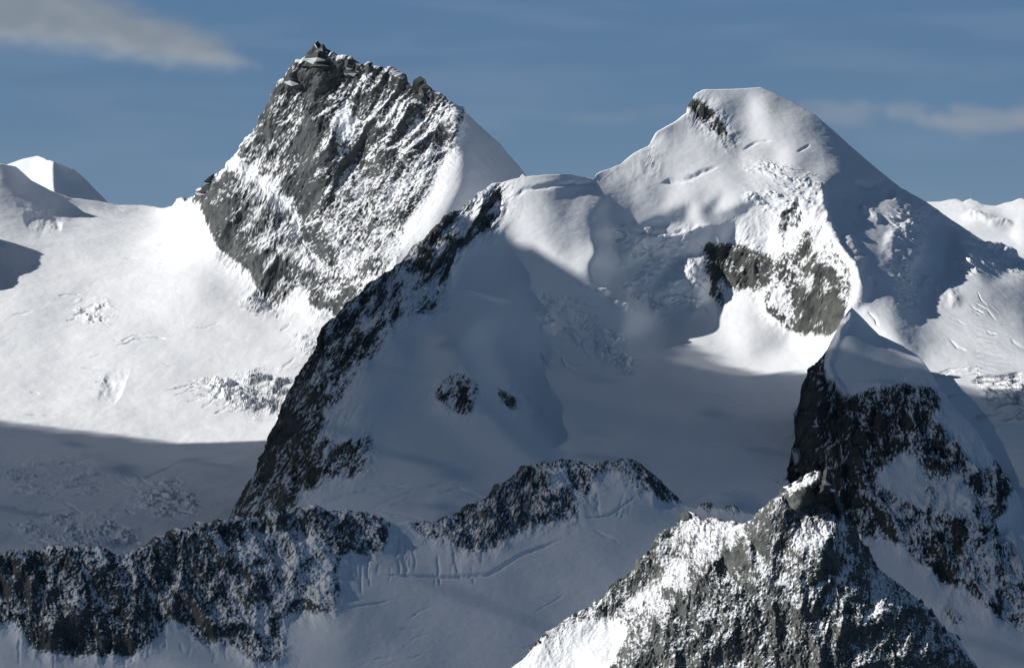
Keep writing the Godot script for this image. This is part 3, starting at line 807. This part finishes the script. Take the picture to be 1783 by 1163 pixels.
	s.regions = [
		[1, [340, 1000, 440, 800, 520, 600, 600, 500, 690, 420, 780, 340, 866, 290, 884, 330, 880, 365, 862, 395, 830, 415, 800, 435, 780, 480, 765, 540, 740, 552, 690, 560, 668, 598, 655, 625, 625, 650, 600, 690, 575, 722, 560, 760, 590, 775, 650, 757, 655, 772, 640, 790, 645, 805, 620, 838, 575, 832, 555, 852, 520, 862, 525, 880, 490, 905, 420, 980]],
		[2, [740, 552, 690, 560, 668, 598, 655, 625, 625, 650, 600, 690, 575, 722, 560, 760, 590, 775, 650, 757, 655, 772, 640, 790, 645, 805, 620, 838, 575, 832, 555, 852, 520, 862, 525, 880, 490, 905, 420, 980, 900, 980, 960, 860, 935, 780, 880, 700, 830, 620, 790, 570]],
		[4, [884, 330, 866, 290, 1040, 280, 1130, 230, 1200, 150, 1330, 130, 1460, 210, 1640, 350, 1650, 380, 1640, 460, 1650, 520, 1625, 580, 1500, 585, 1470, 560, 1440, 575, 1400, 585, 1330, 560, 1255, 560, 1160, 575, 1080, 540, 1040, 480, 960, 475, 900, 440, 862, 410, 880, 365]],
		[5, [1070, 372, 1150, 368, 1285, 355, 1340, 340, 1425, 330, 1430, 345, 1380, 400, 1350, 470, 1335, 530, 1330, 560, 1255, 560, 1160, 575, 1100, 545, 1050, 490, 1050, 420]],
		[6, [1350, 470, 1380, 430, 1400, 390, 1420, 345, 1430, 370, 1440, 410, 1470, 455, 1486, 490, 1480, 540, 1450, 570, 1400, 585, 1350, 565, 1335, 530, 1330, 500]],
		[7, [1205, 190, 1200, 150, 1330, 130, 1480, 230, 1520, 290, 1440, 320, 1380, 305, 1300, 288, 1275, 260, 1250, 240, 1225, 215]],
		[9, [1194, 178, 1212, 168, 1230, 183, 1256, 204, 1278, 236, 1286, 264, 1266, 264, 1250, 244, 1222, 220, 1198, 198]], [10, [1108, 280, 1126, 274, 1142, 274, 1156, 290, 1128, 298]], [11, [1220, 425, 1250, 420, 1300, 420, 1342, 440, 1352, 470, 1332, 502, 1310, 518, 1270, 510, 1268, 540, 1256, 552, 1238, 520, 1226, 470]], [12, [1188, 420, 1218, 428, 1234, 480, 1228, 515, 1208, 495, 1192, 452]], [13, [1416, 318, 1440, 318, 1446, 390, 1472, 425, 1500, 462, 1510, 500, 1498, 545, 1484, 545, 1490, 490, 1470, 452, 1438, 405, 1428, 345]], [14, [866, 674, 884, 684, 906, 704, 894, 716, 874, 694]], [15, [560, 760, 590, 775, 650, 757, 658, 772, 642, 790, 648, 805, 622, 840, 575, 836, 556, 850, 548, 800]], [16, [935, 508, 1000, 515, 1085, 575, 1118, 640, 1092, 668, 1036, 625, 975, 595, 935, 562]], [17, [1028, 318, 1036, 290, 1050, 296, 1042, 318]], [18, [902, 314, 908, 294, 922, 304, 918, 314]],
		[8, [752, 692, 770, 662, 800, 644, 822, 656, 836, 690, 824, 726, 800, 730, 780, 716]],
		[3, [1640, 350, 2000, 450, 2000, 1300, 1500, 1300, 1500, 600, 1625, 580, 1650, 520, 1640, 460, 1650, 380]]]
	crevasses(s.strokes, 301, 18, [520, 840, 900, 905], -6, 90, 1.7, -2.5, 0.3)
	crevasses(s.strokes, 302, 22, [950, 690, 1350, 880], 5, 120, 2.0, -1.6, 0.2)
	crevasses(s.strokes, 303, 22, [1640, 640, 1800, 730], -10, 50)
	crevasses(s.strokes, 304, 14, [1080, 400, 1230, 540], 50, 40, 2.0, -4.0, 0.6)
	crevasses(s.strokes, 305, 20, [930, 515, 1100, 650], 40, 40, 2.2, -4.0, 0.5)
	crevasses(s.strokes, 306, 12, [1480, 330, 1640, 560], 55, 46, 2.4, -4.0, 0.5)
	crevasses(s.strokes, 307, 8, [1370, 755, 1440, 840], -15, 50, 2.0, -3.0)
	crevasses(s.strokes, 308, 10, [1640, 520, 1800, 640], 30, 44, 1.6, -2.5)
	crevasses(s.strokes, 309, 10, [1640, 420, 1800, 480], 20, 50, 2.6, -6.0)
	crevasses(s.strokes, 310, 10, [1480, 330, 1640, 520], 40, 70, 18.0, 7.0, 0.6)
	s.grain = 58.0
	s.relief = 0.17
	s.lean = Vector2(-0.5, 1.0)
	s.seed_ = 31
	s.rock_color = Color(0.075, 0.08, 0.077)
	s.slope_snow = 0.72
	s.stretch = 2.6
	s.speckle = 1.3
	s.blotch = 1.5
	s.ribs = 1.0
	s.crumble = 0.15
	var basin := setting("snow_field", "shaded snow basin between the central ridge and the dome", at(1150, 760, 4950))
	var right := setting("snow_field", "glacier on the far right below the dome's flank", at(1720, 620, 5400))
	var ridge := thing("rock_ridge", "dark rock ridge descending diagonally in the middle with a shaded snow spur", "mountain ridge", at(600, 850, 4650))
	var dome := thing("snow_peak", "large white snow dome peak with ice cliffs below its terrace", "mountain", at(1300, 580, 5650))
	var crop := thing("rock_outcrop", "lone dark rock outcrop sticking out of the shaded snow spur", "rock outcrop", at(795, 718, 4880))
	var small := thing("rock_outcrop", "thin sliver of dark rock on the shaded snow right of the lone outcrop", "rock outcrop", at(886, 712, 5000))
	build(s, {0: ["basin", basin, snow_mat], 3: ["glacier", right, snow_mat], 1: ["rock_face", ridge, rock_mat], 2: ["snow_spur", ridge, snow_mat], 4: ["snow_slope", dome, snow_mat], 5: ["ice_cliff", dome, snow_mat], 6: ["rock_rib", dome, rock_mat], 7: ["summit_dome", dome, snow_mat], 8: ["rock_mass", crop, rock_mat], 9: ["summit_rock", dome, rock_mat], 10: ["rock_step", dome, rock_mat], 11: ["rock_cliff", dome, rock_mat], 12: ["serac", dome, snow_mat], 13: ["snow_crest", dome, snow_mat], 14: ["rock_mass", small, rock_mat], 15: ["rock_lobe", ridge, rock_mat], 16: ["icefall", basin, snow_mat], 17: ["rock_knob", dome, rock_mat], 18: ["rock_knob", dome, rock_mat]})

func build_near_ridge() -> void:
	var s := Survey.new()
	s.called = "near ridge"
	s.top = [-160, 975, -40, 972, 0, 972, 60, 962, 110, 962, 150, 958, 200, 966, 240, 962, 272, 950, 277, 942, 295, 946, 300, 938, 325, 928, 335, 920, 350, 919, 385, 918, 410, 908, 470, 900, 500, 893, 540, 889, 580, 894, 610, 898, 640, 903, 690, 912, 720, 909, 760, 912, 800, 896, 840, 870, 880, 840, 910, 820, 935, 807, 960, 808, 1000, 805, 1050, 809, 1090, 804, 1103, 806, 1120, 820, 1150, 845, 1190, 880, 1214, 888, 1224, 880, 1234, 876, 1242, 879, 1247, 889, 1260, 890, 1267, 882, 1277, 883, 1289, 890, 1300, 894, 1400, 905, 1500, 930]
	s.bottom = [-160, 1235, 1500, 1235]
	s.points = [-160, 975, 2900, 0, 972, 2950, 150, 958, 3000, 300, 940, 3060, 410, 908, 3120, 540, 889, 3200, 640, 903, 3270, 690, 912, 3300, 760, 912, 3340, 840, 870, 3470, 935, 807, 3650, 1000, 805, 3700, 1090, 804, 3750, 1150, 845, 3720, 1190, 880, 3690, 1300, 894, 3650, 1500, 930, 3600,
		-160, 1100, 2850, 0, 1090, 2860, 100, 1050, 2900, 80, 1140, 2840, 230, 1145, 2870, 260, 1080, 2920, 320, 1060, 2950, 400, 1110, 2930, 480, 1150, 2910, 330, 1000, 3020, 460, 1000, 3060, 560, 1000, 3080, 585, 1060, 3010, 520, 1070, 3010, 600, 950, 3160, 660, 955, 3180, 560, 940, 3140, 150, 1000, 2960, 200, 1060, 2920, 0, 1030, 2910,
		720, 940, 3260, 760, 960, 3240, 850, 960, 3280, 900, 930, 3380, 960, 915, 3440, 1010, 905, 3490, 960, 860, 3560, 1050, 850, 3620, 1110, 870, 3600,
		650, 1010, 3110, 750, 1000, 3160, 850, 1000, 3190, 940, 960, 3320, 1010, 925, 3420, 1100, 910, 3520, 1180, 905, 3590, 1200, 950, 3470, 1100, 1000, 3310, 1000, 1030, 3220, 900, 1060, 3130, 800, 1100, 3050, 700, 1100, 3020, 600, 1100, 2970, 600, 1163, 2920, 750, 1163, 2960, 900, 1163, 3000, 1100, 1100, 3130, 1300, 1000, 3400, 1300, 1163, 3150, 1500, 1235, 3100, 1500, 1050, 3350, 500, 1235, 2830, 200, 1235, 2780, -160, 1235, 2750, 0, 1180, 2790, 100, 1200, 2790, 800, 1235, 2900, 1100, 1235, 2980]
	s.step_u = 1.7
	s.rows = 210
	s.soft_snow = 5
	s.rock = [
		[1.0, -0.22, [-200, 940, 0, 950, 200, 940, 320, 900, 540, 870, 690, 900, 660, 920, 680, 945, 660, 965, 590, 970, 585, 1000, 595, 1030, 580, 1068, 500, 1072, 480, 1085, 500, 1110, 490, 1155, 440, 1160, 400, 1120, 340, 1120, 330, 1095, 290, 1080, 275, 1118, 250, 1130, 230, 1145, 180, 1138, 130, 1140, 85, 1140, 50, 1130, 30, 1080, 0, 1090, -200, 1110]],
		[1.0, -0.5, [-60, 985, 80, 985, 110, 1060, 140, 1100, 230, 1105, 240, 1140, 120, 1145, 85, 1060, 30, 1040, -60, 1050]], [1.0, -0.4, [350, 925, 395, 1000, 420, 1050, 400, 1060, 360, 990, 330, 930]], [1.0, 0.25, [400, 920, 560, 930, 585, 1000, 590, 1060, 480, 1040, 420, 990]], [0.4, 0.8, [362, 938, 385, 940, 395, 975, 380, 972]], [0.5, 0.7, [430, 1060, 460, 1070, 470, 1110, 450, 1110]], [1.0, -0.35, [470, 890, 600, 890, 680, 915, 660, 955, 590, 950, 540, 930]],
		[1.0, -0.5, [700, 895, 770, 905, 840, 862, 905, 815, 940, 800, 1090, 795, 1120, 810, 1195, 882, 1180, 880, 1140, 868, 1110, 850, 1090, 830, 1050, 822, 1030, 840, 1035, 862, 1020, 868, 1000, 850, 985, 850, 1000, 870, 1012, 895, 1005, 910, 940, 915, 900, 930, 860, 960, 800, 962, 780, 945, 740, 935]],
		[0.5, 0.9, [955, 822, 985, 822, 990, 848, 960, 850]], [1.0, -0.9, [1212, 890, 1226, 868, 1246, 868, 1248, 893]], [1.0, -0.9, [1256, 893, 1268, 870, 1290, 876, 1292, 899]]]
	s.strokes = [
		[2.2, -4.0, 0.0, [660, 1000, 700, 1002, 780, 1004, 850, 1000, 900, 970, 960, 945, 990, 935]], [2.0, -3.0, 0.0, [1010, 905, 1060, 898, 1110, 862]], [1.8, -2.0, 0.0, [600, 1060, 680, 1045]], [2.0, -2.0, 0.0, [1030, 920, 1080, 945]],
		[5.0, -3.0, 1.0, [340, 935, 375, 985, 400, 1030, 425, 1080, 450, 1110]], [4.0, -3.0, 0.9, [230, 985, 270, 1040, 300, 1085]], [4.0, -3.0, 0.9, [130, 990, 160, 1030, 210, 1080]], [3.0, -2.0, 0.0, [700, 960, 710, 1000]], [3.0, -2.0, 0.0, [790, 965, 800, 1000]], [3.0, -2.0, 0.0, [640, 960, 640, 1010]]]
	s.regions = [[3, [1208, 898, 1212, 860, 1248, 860, 1250, 898]], [4, [1254, 902, 1258, 862, 1292, 862, 1294, 902]],
		[1, [-300, 900, 540, 860, 690, 880, 704, 910, 680, 945, 660, 965, 590, 970, 585, 1000, 595, 1030, 580, 1068, 500, 1072, 480, 1085, 500, 1110, 490, 1155, 440, 1160, 400, 1120, 340, 1120, 330, 1095, 290, 1080, 275, 1118, 250, 1130, 230, 1145, 85, 1140, 50, 1130, 30, 1080, 0, 1090, -300, 1110]],
		[2, [704, 890, 840, 840, 905, 800, 940, 780, 1120, 780, 1200, 875, 1180, 885, 1140, 870, 1110, 850, 1050, 870, 1012, 895, 1005, 910, 940, 915, 900, 930, 860, 960, 800, 962, 780, 945, 740, 935]]]
	crevasses(s.strokes, 401, 26, [600, 950, 860, 1010], 88, 46, 2.2, -1.6, 0.25)
	crevasses(s.strokes, 402, 16, [960, 830, 1120, 890], 100, 40, 2.0, -1.4, 0.4)
	crevasses(s.strokes, 403, 14, [560, 1050, 1000, 1163], -10, 60, 1.5, -1.0, 0.4)
	crevasses(s.strokes, 404, 18, [0, 1110, 420, 1163], 90, 40, 2.2, -1.5, 0.3)
	s.grain = 60.0
	s.relief = 0.18
	s.lean = Vector2(0.4, 1.0)
	s.seed_ = 41
	s.rock_color = Color(0.085, 0.090, 0.089)
	s.slope_snow = 0.80
	s.speckle = 2.0
	s.blotch = 0.8
	s.ribs = 1.3
	s.crumble = 0.25
	s.stretch = 3.0
	var f := setting("snow_field", "shaded snow slope in the foreground below the rocky hump", at(800, 1100, 3050))
	var a := thing("rock_ridge", "dark gullied rock ridge along the lower left edge, dusted with snow", "mountain ridge", at(300, 1100, 2900))
	var b := thing("rock_ridge", "low rocky hump at the lower centre with snow on its right side", "mountain ridge", at(930, 900, 3500))
	var c := thing("rock_outcrop", "small dark rock on the snow crest, left one of two beside the near peak", "rock outcrop", at(1229, 893, 3640))
	var d := thing("rock_outcrop", "small dark rock on the snow crest, right one of two beside the near peak", "rock outcrop", at(1275, 898, 3630))
	build(s, {0: ["snow_slope", f, snow_mat], 1: ["rock_face", a, rock_mat], 2: ["rock_face", b, rock_mat], 3: ["rock_mass", c, rock_mat], 4: ["rock_mass", d, rock_mat]})

func build_right_ridge() -> void:
	var s := Survey.new()
	s.called = "right ridge"
	s.top = [1320, 900, 1350, 866, 1380, 836, 1386, 786, 1392, 740, 1396, 715, 1404, 668, 1412, 645, 1428, 628, 1440, 608, 1452, 584, 1466, 556, 1482, 535, 1500, 552, 1530, 584, 1570, 602, 1600, 622, 1622, 648, 1640, 684, 1665, 715, 1700, 752, 1728, 795, 1756, 840, 1783, 885, 1850, 970, 1930, 1060]
	s.bottom = [1320, 1235, 1930, 1235]
	s.points = [1320, 900, 4600, 1350, 866, 4680, 1380, 836, 4730, 1388, 785, 4850, 1396, 715, 4950, 1410, 650, 5030, 1440, 608, 5080, 1466, 556, 5120, 1482, 535, 5150, 1530, 584, 5170, 1570, 602, 5180, 1600, 622, 5160, 1622, 648, 5080, 1640, 684, 4930, 1700, 752, 4800, 1728, 795, 4720, 1756, 840, 4640, 1783, 885, 4560, 1930, 1060, 4200,
		1450, 625, 5030, 1448, 655, 4985, 1465, 685, 4925, 1490, 695, 4900, 1490, 600, 5070, 1510, 640, 5010, 1550, 640, 5040, 1580, 665, 4960, 1520, 680, 4920, 1600, 670, 4930, 1430, 700, 4880, 1415, 760, 4780, 1410, 800, 4730,
		1540, 675, 4890, 1600, 680, 4890, 1630, 700, 4850, 1500, 720, 4830, 1470, 800, 4670, 1520, 780, 4690, 1570, 740, 4760, 1600, 780, 4670, 1560, 800, 4620, 1500, 880, 4480, 1440, 880, 4510, 1400, 900, 4490, 1620, 860, 4500, 1680, 800, 4640, 1700, 880, 4450, 1640, 930, 4380, 1560, 920, 4400, 1520, 960, 4350, 1600, 1000, 4270, 1700, 960, 4340, 1740, 1040, 4210, 1783, 1000, 4300, 1650, 1060, 4190, 1550, 1060, 4190, 1783, 1120, 4120, 1700, 1150, 4060, 1600, 1160, 4040, 1930, 1235, 3980, 1700, 1235, 3950, 1500, 1235, 3950, 1320, 1235, 3950, 1320, 1050, 4200]
	s.step_u = 1.6
	s.rows = 300
	s.soft_snow = 3
	s.rock = [
		[1.0, -0.6, [1300, 920, 1380, 800, 1390, 700, 1410, 630, 1440, 600, 1436, 640, 1445, 665, 1470, 690, 1500, 690, 1530, 672, 1600, 672, 1640, 690, 1632, 720, 1600, 745, 1580, 770, 1560, 800, 1530, 830, 1515, 850, 1560, 880, 1600, 905, 1560, 905, 1515, 900, 1500, 950, 1480, 1000, 1300, 1000]],
		[1.0, -0.3, [1590, 735, 1630, 740, 1680, 790, 1700, 830, 1740, 800, 1760, 845, 1750, 890, 1720, 910, 1700, 880, 1660, 850, 1620, 820, 1580, 800, 1570, 770]], [1.0, -0.1, [1490, 850, 1540, 850, 1610, 895, 1690, 900, 1720, 960, 1700, 1040, 1650, 1020, 1600, 985, 1560, 945, 1500, 930]], [1.0, 0.25, [1600, 820, 1690, 850, 1730, 900, 1700, 930, 1620, 900]], [0.9, 0.3, [1680, 900, 1760, 930, 1800, 1050, 1800, 1110, 1720, 1070, 1670, 1020]], [0.9, -0.1, [1640, 1050, 1690, 1085, 1660, 1092, 1630, 1060]], [0.6, 0.2, [1650, 720, 1660, 715, 1740, 810, 1735, 830]], [0.55, 0.4, [1615, 835, 1700, 850, 1720, 900, 1640, 900]]]
	s.strokes = [[6.0, 8.0, 0.0, [1482, 540, 1455, 600, 1446, 640, 1452, 665, 1480, 692]], [2.5, -4.0, 0.0, [1700, 1010, 1783, 1040]]]
	s.regions = [[2, [1300, 940, 1300, 800, 1400, 600, 1440, 600, 1436, 640, 1445, 665, 1470, 690, 1530, 672, 1600, 672, 1640, 690, 1632, 720, 1600, 745, 1560, 800, 1515, 850, 1500, 950, 1480, 1000, 1300, 1000]], [1, [1400, 500, 1482, 500, 1640, 640, 1650, 690, 1600, 672, 1530, 672, 1500, 690, 1470, 690, 1445, 665, 1436, 640, 1440, 606]]]
	s.grain = 55.0
	s.relief = 0.15
	s.lean = Vector2(-0.3, 1.0)
	s.seed_ = 51
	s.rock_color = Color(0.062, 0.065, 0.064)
	s.slope_snow = 0.84
	s.speckle = 1.5
	s.blotch = 1.3
	s.ribs = 1.3
	s.crumble = 0.2
	s.relief = 0.22
	var a := thing("rock_ridge", "dark shaded rock ridge on the right crowned by a small snow cone", "mountain ridge", at(1520, 1000, 4300))
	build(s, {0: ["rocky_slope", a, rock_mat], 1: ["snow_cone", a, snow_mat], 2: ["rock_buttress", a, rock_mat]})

func build_near_peak() -> void:
	var s := Survey.new()
	s.called = "near peak"
	s.top = [820, 1235, 890, 1162, 920, 1140, 938, 1115, 950, 1105, 985, 1082, 1000, 1070, 1035, 1050, 1050, 1038, 1064, 1022, 1075, 1010, 1090, 1006, 1110, 985, 1128, 964, 1140, 945, 1160, 925, 1182, 912, 1192, 898, 1200, 893, 1210, 902, 1225, 910, 1240, 906, 1262, 914, 1275, 908, 1296, 916, 1310, 905, 1335, 885, 1360, 862, 1362, 850, 1385, 838, 1410, 826, 1430, 822, 1444, 820, 1450, 850, 1458, 880, 1470, 905, 1490, 930, 1505, 955, 1520, 985, 1540, 1002, 1560, 1020, 1580, 1030, 1600, 1046, 1625, 1065, 1640, 1092, 1662, 1105, 1680, 1132, 1700, 1163, 1760, 1235]
	s.bottom = [820, 1240, 1760, 1240]
	s.points = [820, 1235, 1980, 890, 1162, 2010, 950, 1105, 2030, 1064, 1022, 2070, 1128, 964, 2095, 1195, 897, 2130, 1240, 906, 2120, 1296, 916, 2090, 1360, 855, 2080, 1444, 820, 2060, 1470, 905, 2070, 1520, 985, 2060, 1600, 1046, 2040, 1640, 1092, 2035, 1700, 1163, 2020, 1760, 1235, 2010,
		1400, 850, 2048, 1345, 892, 2032, 1380, 905, 2050, 1430, 880, 2072, 1455, 905, 2078, 1300, 940, 2035, 1230, 1000, 2015, 1180, 1040, 2000, 1130, 1090, 1985, 1085, 1163, 1955, 1060, 1235, 1930,
		1250, 960, 2062, 1200, 960, 2078, 1150, 1010, 2065, 1100, 1050, 2052, 1050, 1080, 2040, 1080, 1110, 2012, 1000, 1130, 2015, 950, 1163, 1998, 1020, 1190, 1978,
		1440, 925, 2032, 1390, 935, 2025, 1440, 960, 2005, 1350, 980, 2008, 1480, 980, 2018, 1290, 1030, 1995, 1400, 1030, 1985, 1500, 1030, 2005, 1560, 1080, 1995, 1450, 1090, 1972, 1340, 1090, 1970, 1240, 1090, 1968, 1180, 1140, 1955, 1300, 1163, 1948, 1420, 1163, 1945, 1540, 1163, 1965, 1640, 1163, 1985, 1200, 1235, 1920, 1400, 1235, 1920, 1600, 1235, 1950]
	s.step_u = 1.35
	s.rows = 260
	s.soft_snow = 2
	s.rock = [
		[1.0, 0.05, [780, 1260, 1064, 1000, 1195, 880, 1300, 900, 1440, 800, 1560, 1000, 1780, 1260]],
		[0.35, 0.9, [890, 1163, 1000, 1085, 1080, 1080, 1105, 1095, 1085, 1120, 1060, 1163, 1040, 1240, 820, 1240]], [1.0, 0.4, [1195, 915, 1290, 920, 1240, 970, 1200, 1000, 1170, 1030, 1160, 1000, 1190, 960]], [1.0, -0.3, [1064, 1010, 1130, 960, 1160, 990, 1140, 1020, 1110, 1060, 1080, 1085, 1060, 1075]], [1.0, -0.3, [1300, 935, 1345, 880, 1445, 862, 1470, 905, 1420, 910, 1360, 930, 1320, 960]], [0.6, 0.5, [1080, 1030, 1130, 1040, 1120, 1070, 1090, 1065]],
		[1.0, -0.5, [1250, 960, 1300, 950, 1290, 1000, 1240, 1050, 1180, 1100, 1140, 1163, 1090, 1200, 1150, 1080, 1200, 1030]], [1.0, 0.35, [1360, 940, 1440, 910, 1500, 980, 1490, 1050, 1440, 1060, 1380, 1040, 1320, 1000]], [1.0, 0.35, [1360, 850, 1440, 822, 1446, 850, 1400, 862, 1360, 870]], [1.0, -0.15, [1200, 1090, 1350, 1080, 1480, 1100, 1480, 1240, 1150, 1240]]]
	s.strokes = [[5.0, 0.0, 1.4, [1478, 988, 1462, 1010, 1450, 1020]], [3.0, -1.0, 0.9, [1460, 1010, 1430, 1060, 1420, 1120]], [3.0, -1.0, 0.9, [1530, 1040, 1500, 1090, 1490, 1150]]]
	s.regions = [[2, [1330, 930, 1345, 860, 1370, 800, 1450, 800, 1480, 910, 1440, 925, 1390, 935]], [3, [1180, 940, 1195, 880, 1300, 890, 1290, 925, 1240, 975, 1200, 1005, 1170, 1035, 1160, 1000]], [1, [870, 1175, 1000, 1085, 1080, 1080, 1105, 1095, 1085, 1120, 1060, 1163, 1040, 1260, 780, 1260]]]
	s.grain = 58.0
	s.relief = 0.15
	s.lean = Vector2(-0.15, 1.0)
	s.stretch = 1.8
	s.seed_ = 61
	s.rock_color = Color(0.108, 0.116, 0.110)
	s.slope_snow = 0.80
	s.speckle = 1.7
	s.blotch = 1.2
	s.ribs = 1.0
	s.crumble = 0.34
	var a := thing("rocky_peak", "nearest rocky top at the lower right, sunlit and dusted with fresh snow", "mountain", at(1350, 1200, 1930))
	build(s, {0: ["rock_face", a, rock_mat], 1: ["snow_slope", a, snow_mat], 2: ["summit_block", a, rock_mat], 3: ["snow_gully", a, rock_mat]})
	for k in [[1196, 889, 26, 26], [1208, 897, 16, 18], [1240, 902, 18, 16], [1266, 908, 16, 16], [1282, 908, 14, 14], [1128, 958, 18, 20], [1142, 942, 16, 18], [1160, 922, 18, 20], [1066, 1016, 20, 22], [1078, 1006, 18, 20], [1100, 992, 16, 18], [1362, 846, 20, 24], [1376, 840, 16, 18], [1396, 829, 18, 20], [1416, 820, 18, 20], [1440, 814, 22, 26], [1428, 819, 16, 18], [1338, 880, 14, 16], [1312, 902, 14, 14], [1524, 984, 16, 20], [1562, 1016, 18, 18], [1604, 1042, 20, 20], [1622, 1058, 16, 18], [1644, 1088, 18, 22], [1666, 1104, 14, 18], [1038, 1044, 16, 18], [1002, 1066, 16, 16], [950, 1102, 18, 16], [938, 1112, 14, 16]]:
		pinnacle(a, "rock_pinnacle", k[0], k[1], poly_at([890, 2008, 950, 2028, 1064, 2068, 1128, 2093, 1195, 2126, 1240, 2116, 1296, 2088, 1360, 2076, 1444, 2058, 1520, 2056, 1640, 2032], k[0]), k[2], k[3], Color(0.088, 0.095, 0.088))

func build_cloud() -> void:
	# the cloud whose shadow lies over the middle distance: it floats up-sun, outside the picture
	var edge := [-1100, 640, 6600, -300, 700, 6400, -100, 725, 6280, 0, 738, 6220, 100, 752, 6150, 250, 765, 6100, 460, 768, 6100,
		700, 470, 5440, 790, 410, 5590, 870, 400, 5690, 940, 455, 5650, 1040, 470, 5600, 1110, 485, 5770, 1200, 556, 5750, 1230, 640, 5480, 1290, 655, 5430, 1440, 652, 5400, 1530, 668, 5150, 1640, 690, 5070, 1783, 692, 5130, 2000, 690, 5150]
	var near := [2000, 1163, 2600, 1500, 1163, 2600, 800, 1163, 2500, 0, 1163, 2300, -1100, 1163, 2300]
	var hc := 2200.0
	var pg := PackedVector2Array()
	for src in [edge, near]:
		for k in range(0, src.size(), 3):
			var p := at(src[k], src[k + 1], src[k + 2])
			var c := p + SUN.normalized() * ((hc - p.y) / SUN.normalized().y)
			pg.append(Vector2(c.x, c.z))
	var lo := Vector2(1e9, 1e9)
	var hi := -lo
	for p in pg:
		lo = lo.min(p)
		hi = hi.max(p)
	var cell := 25.0
	var w := int((hi.x - lo.x) / cell) + 2
	var h := int((hi.y - lo.y) / cell) + 2
	var lump := noise_of(91, 0.004, 4)
	var m := PackedFloat32Array()
	m.resize(w * h)
	for y in h:
		for x in w:
			m[y * w + x] = 1.0 if Geometry2D.is_point_in_polygon(lo + Vector2(x, y) * cell, pg) else 0.0
	var thick := blur(m.duplicate(), w, h, 8)
	var vs := PackedVector3Array()
	var cs := PackedColorArray()
	var ix := PackedInt32Array()
	for side in 2:
		for y in h:
			for x in w:
				var p := lo + Vector2(x, y) * cell
				var t := maxf(thick[y * w + x] - 0.35, 0.0) * (140.0 if side == 0 else -70.0) * (1.0 + lump.get_noise_2d(p.x, p.y))
				vs.append(Vector3(p.x, hc + t, p.y))
				# opacity shaped for its light: thin over apron and spur, dense over the basin
				var dense := lerpf(0.60, 0.81, smoothstep(-2830.0, -4630.0, p.y)) - 0.07 * (1.0 - smoothstep(-2970.0, -2620.0, p.x)) + 0.06 * lump.get_noise_2d(p.x * 0.7 + 900.0, p.y * 0.7)
				cs.append(Color(1, 1, 1, clampf(dense, 0.0, 1.0)))
	for y in h - 1:
		for x in w - 1:
			var a := y * w + x
			if m[a] + m[a + 1] + m[a + w] + m[a + w + 1] < 3.0:
				continue
			ix.append_array([a, a + 1, a + w, a + 1, a + w + 1, a + w])
			var b := a + w * h
			ix.append_array([b, b + w, b + 1, b + 1, b + w, b + w + 1])
	var arr := []
	arr.resize(Mesh.ARRAY_MAX)
	arr[Mesh.ARRAY_VERTEX] = vs
	arr[Mesh.ARRAY_COLOR] = cs
	arr[Mesh.ARRAY_INDEX] = ix
	var st := SurfaceTool.new()
	st.create_from_arrays(arr)
	st.generate_normals()
	var cm := StandardMaterial3D.new()
	cm.albedo_color = Color(0.6, 0.61, 0.63)
	cm.roughness = 1.0
	cm.transparency = BaseMaterial3D.TRANSPARENCY_ALPHA
	cm.vertex_color_use_as_albedo = true    # its alpha: how much sun the cloud lets through
	cm.metallic_specular = 0.0
	var mi := MeshInstance3D.new()
	mi.name = "cloud_bank"
	mi.mesh = st.commit()
	mi.material_override = cm
	mi.set_meta("label", "flat grey cloud bank out of view up-sun, shaped to shade the snow")
	mi.set_meta("category", "cloud")
	add_child(mi)
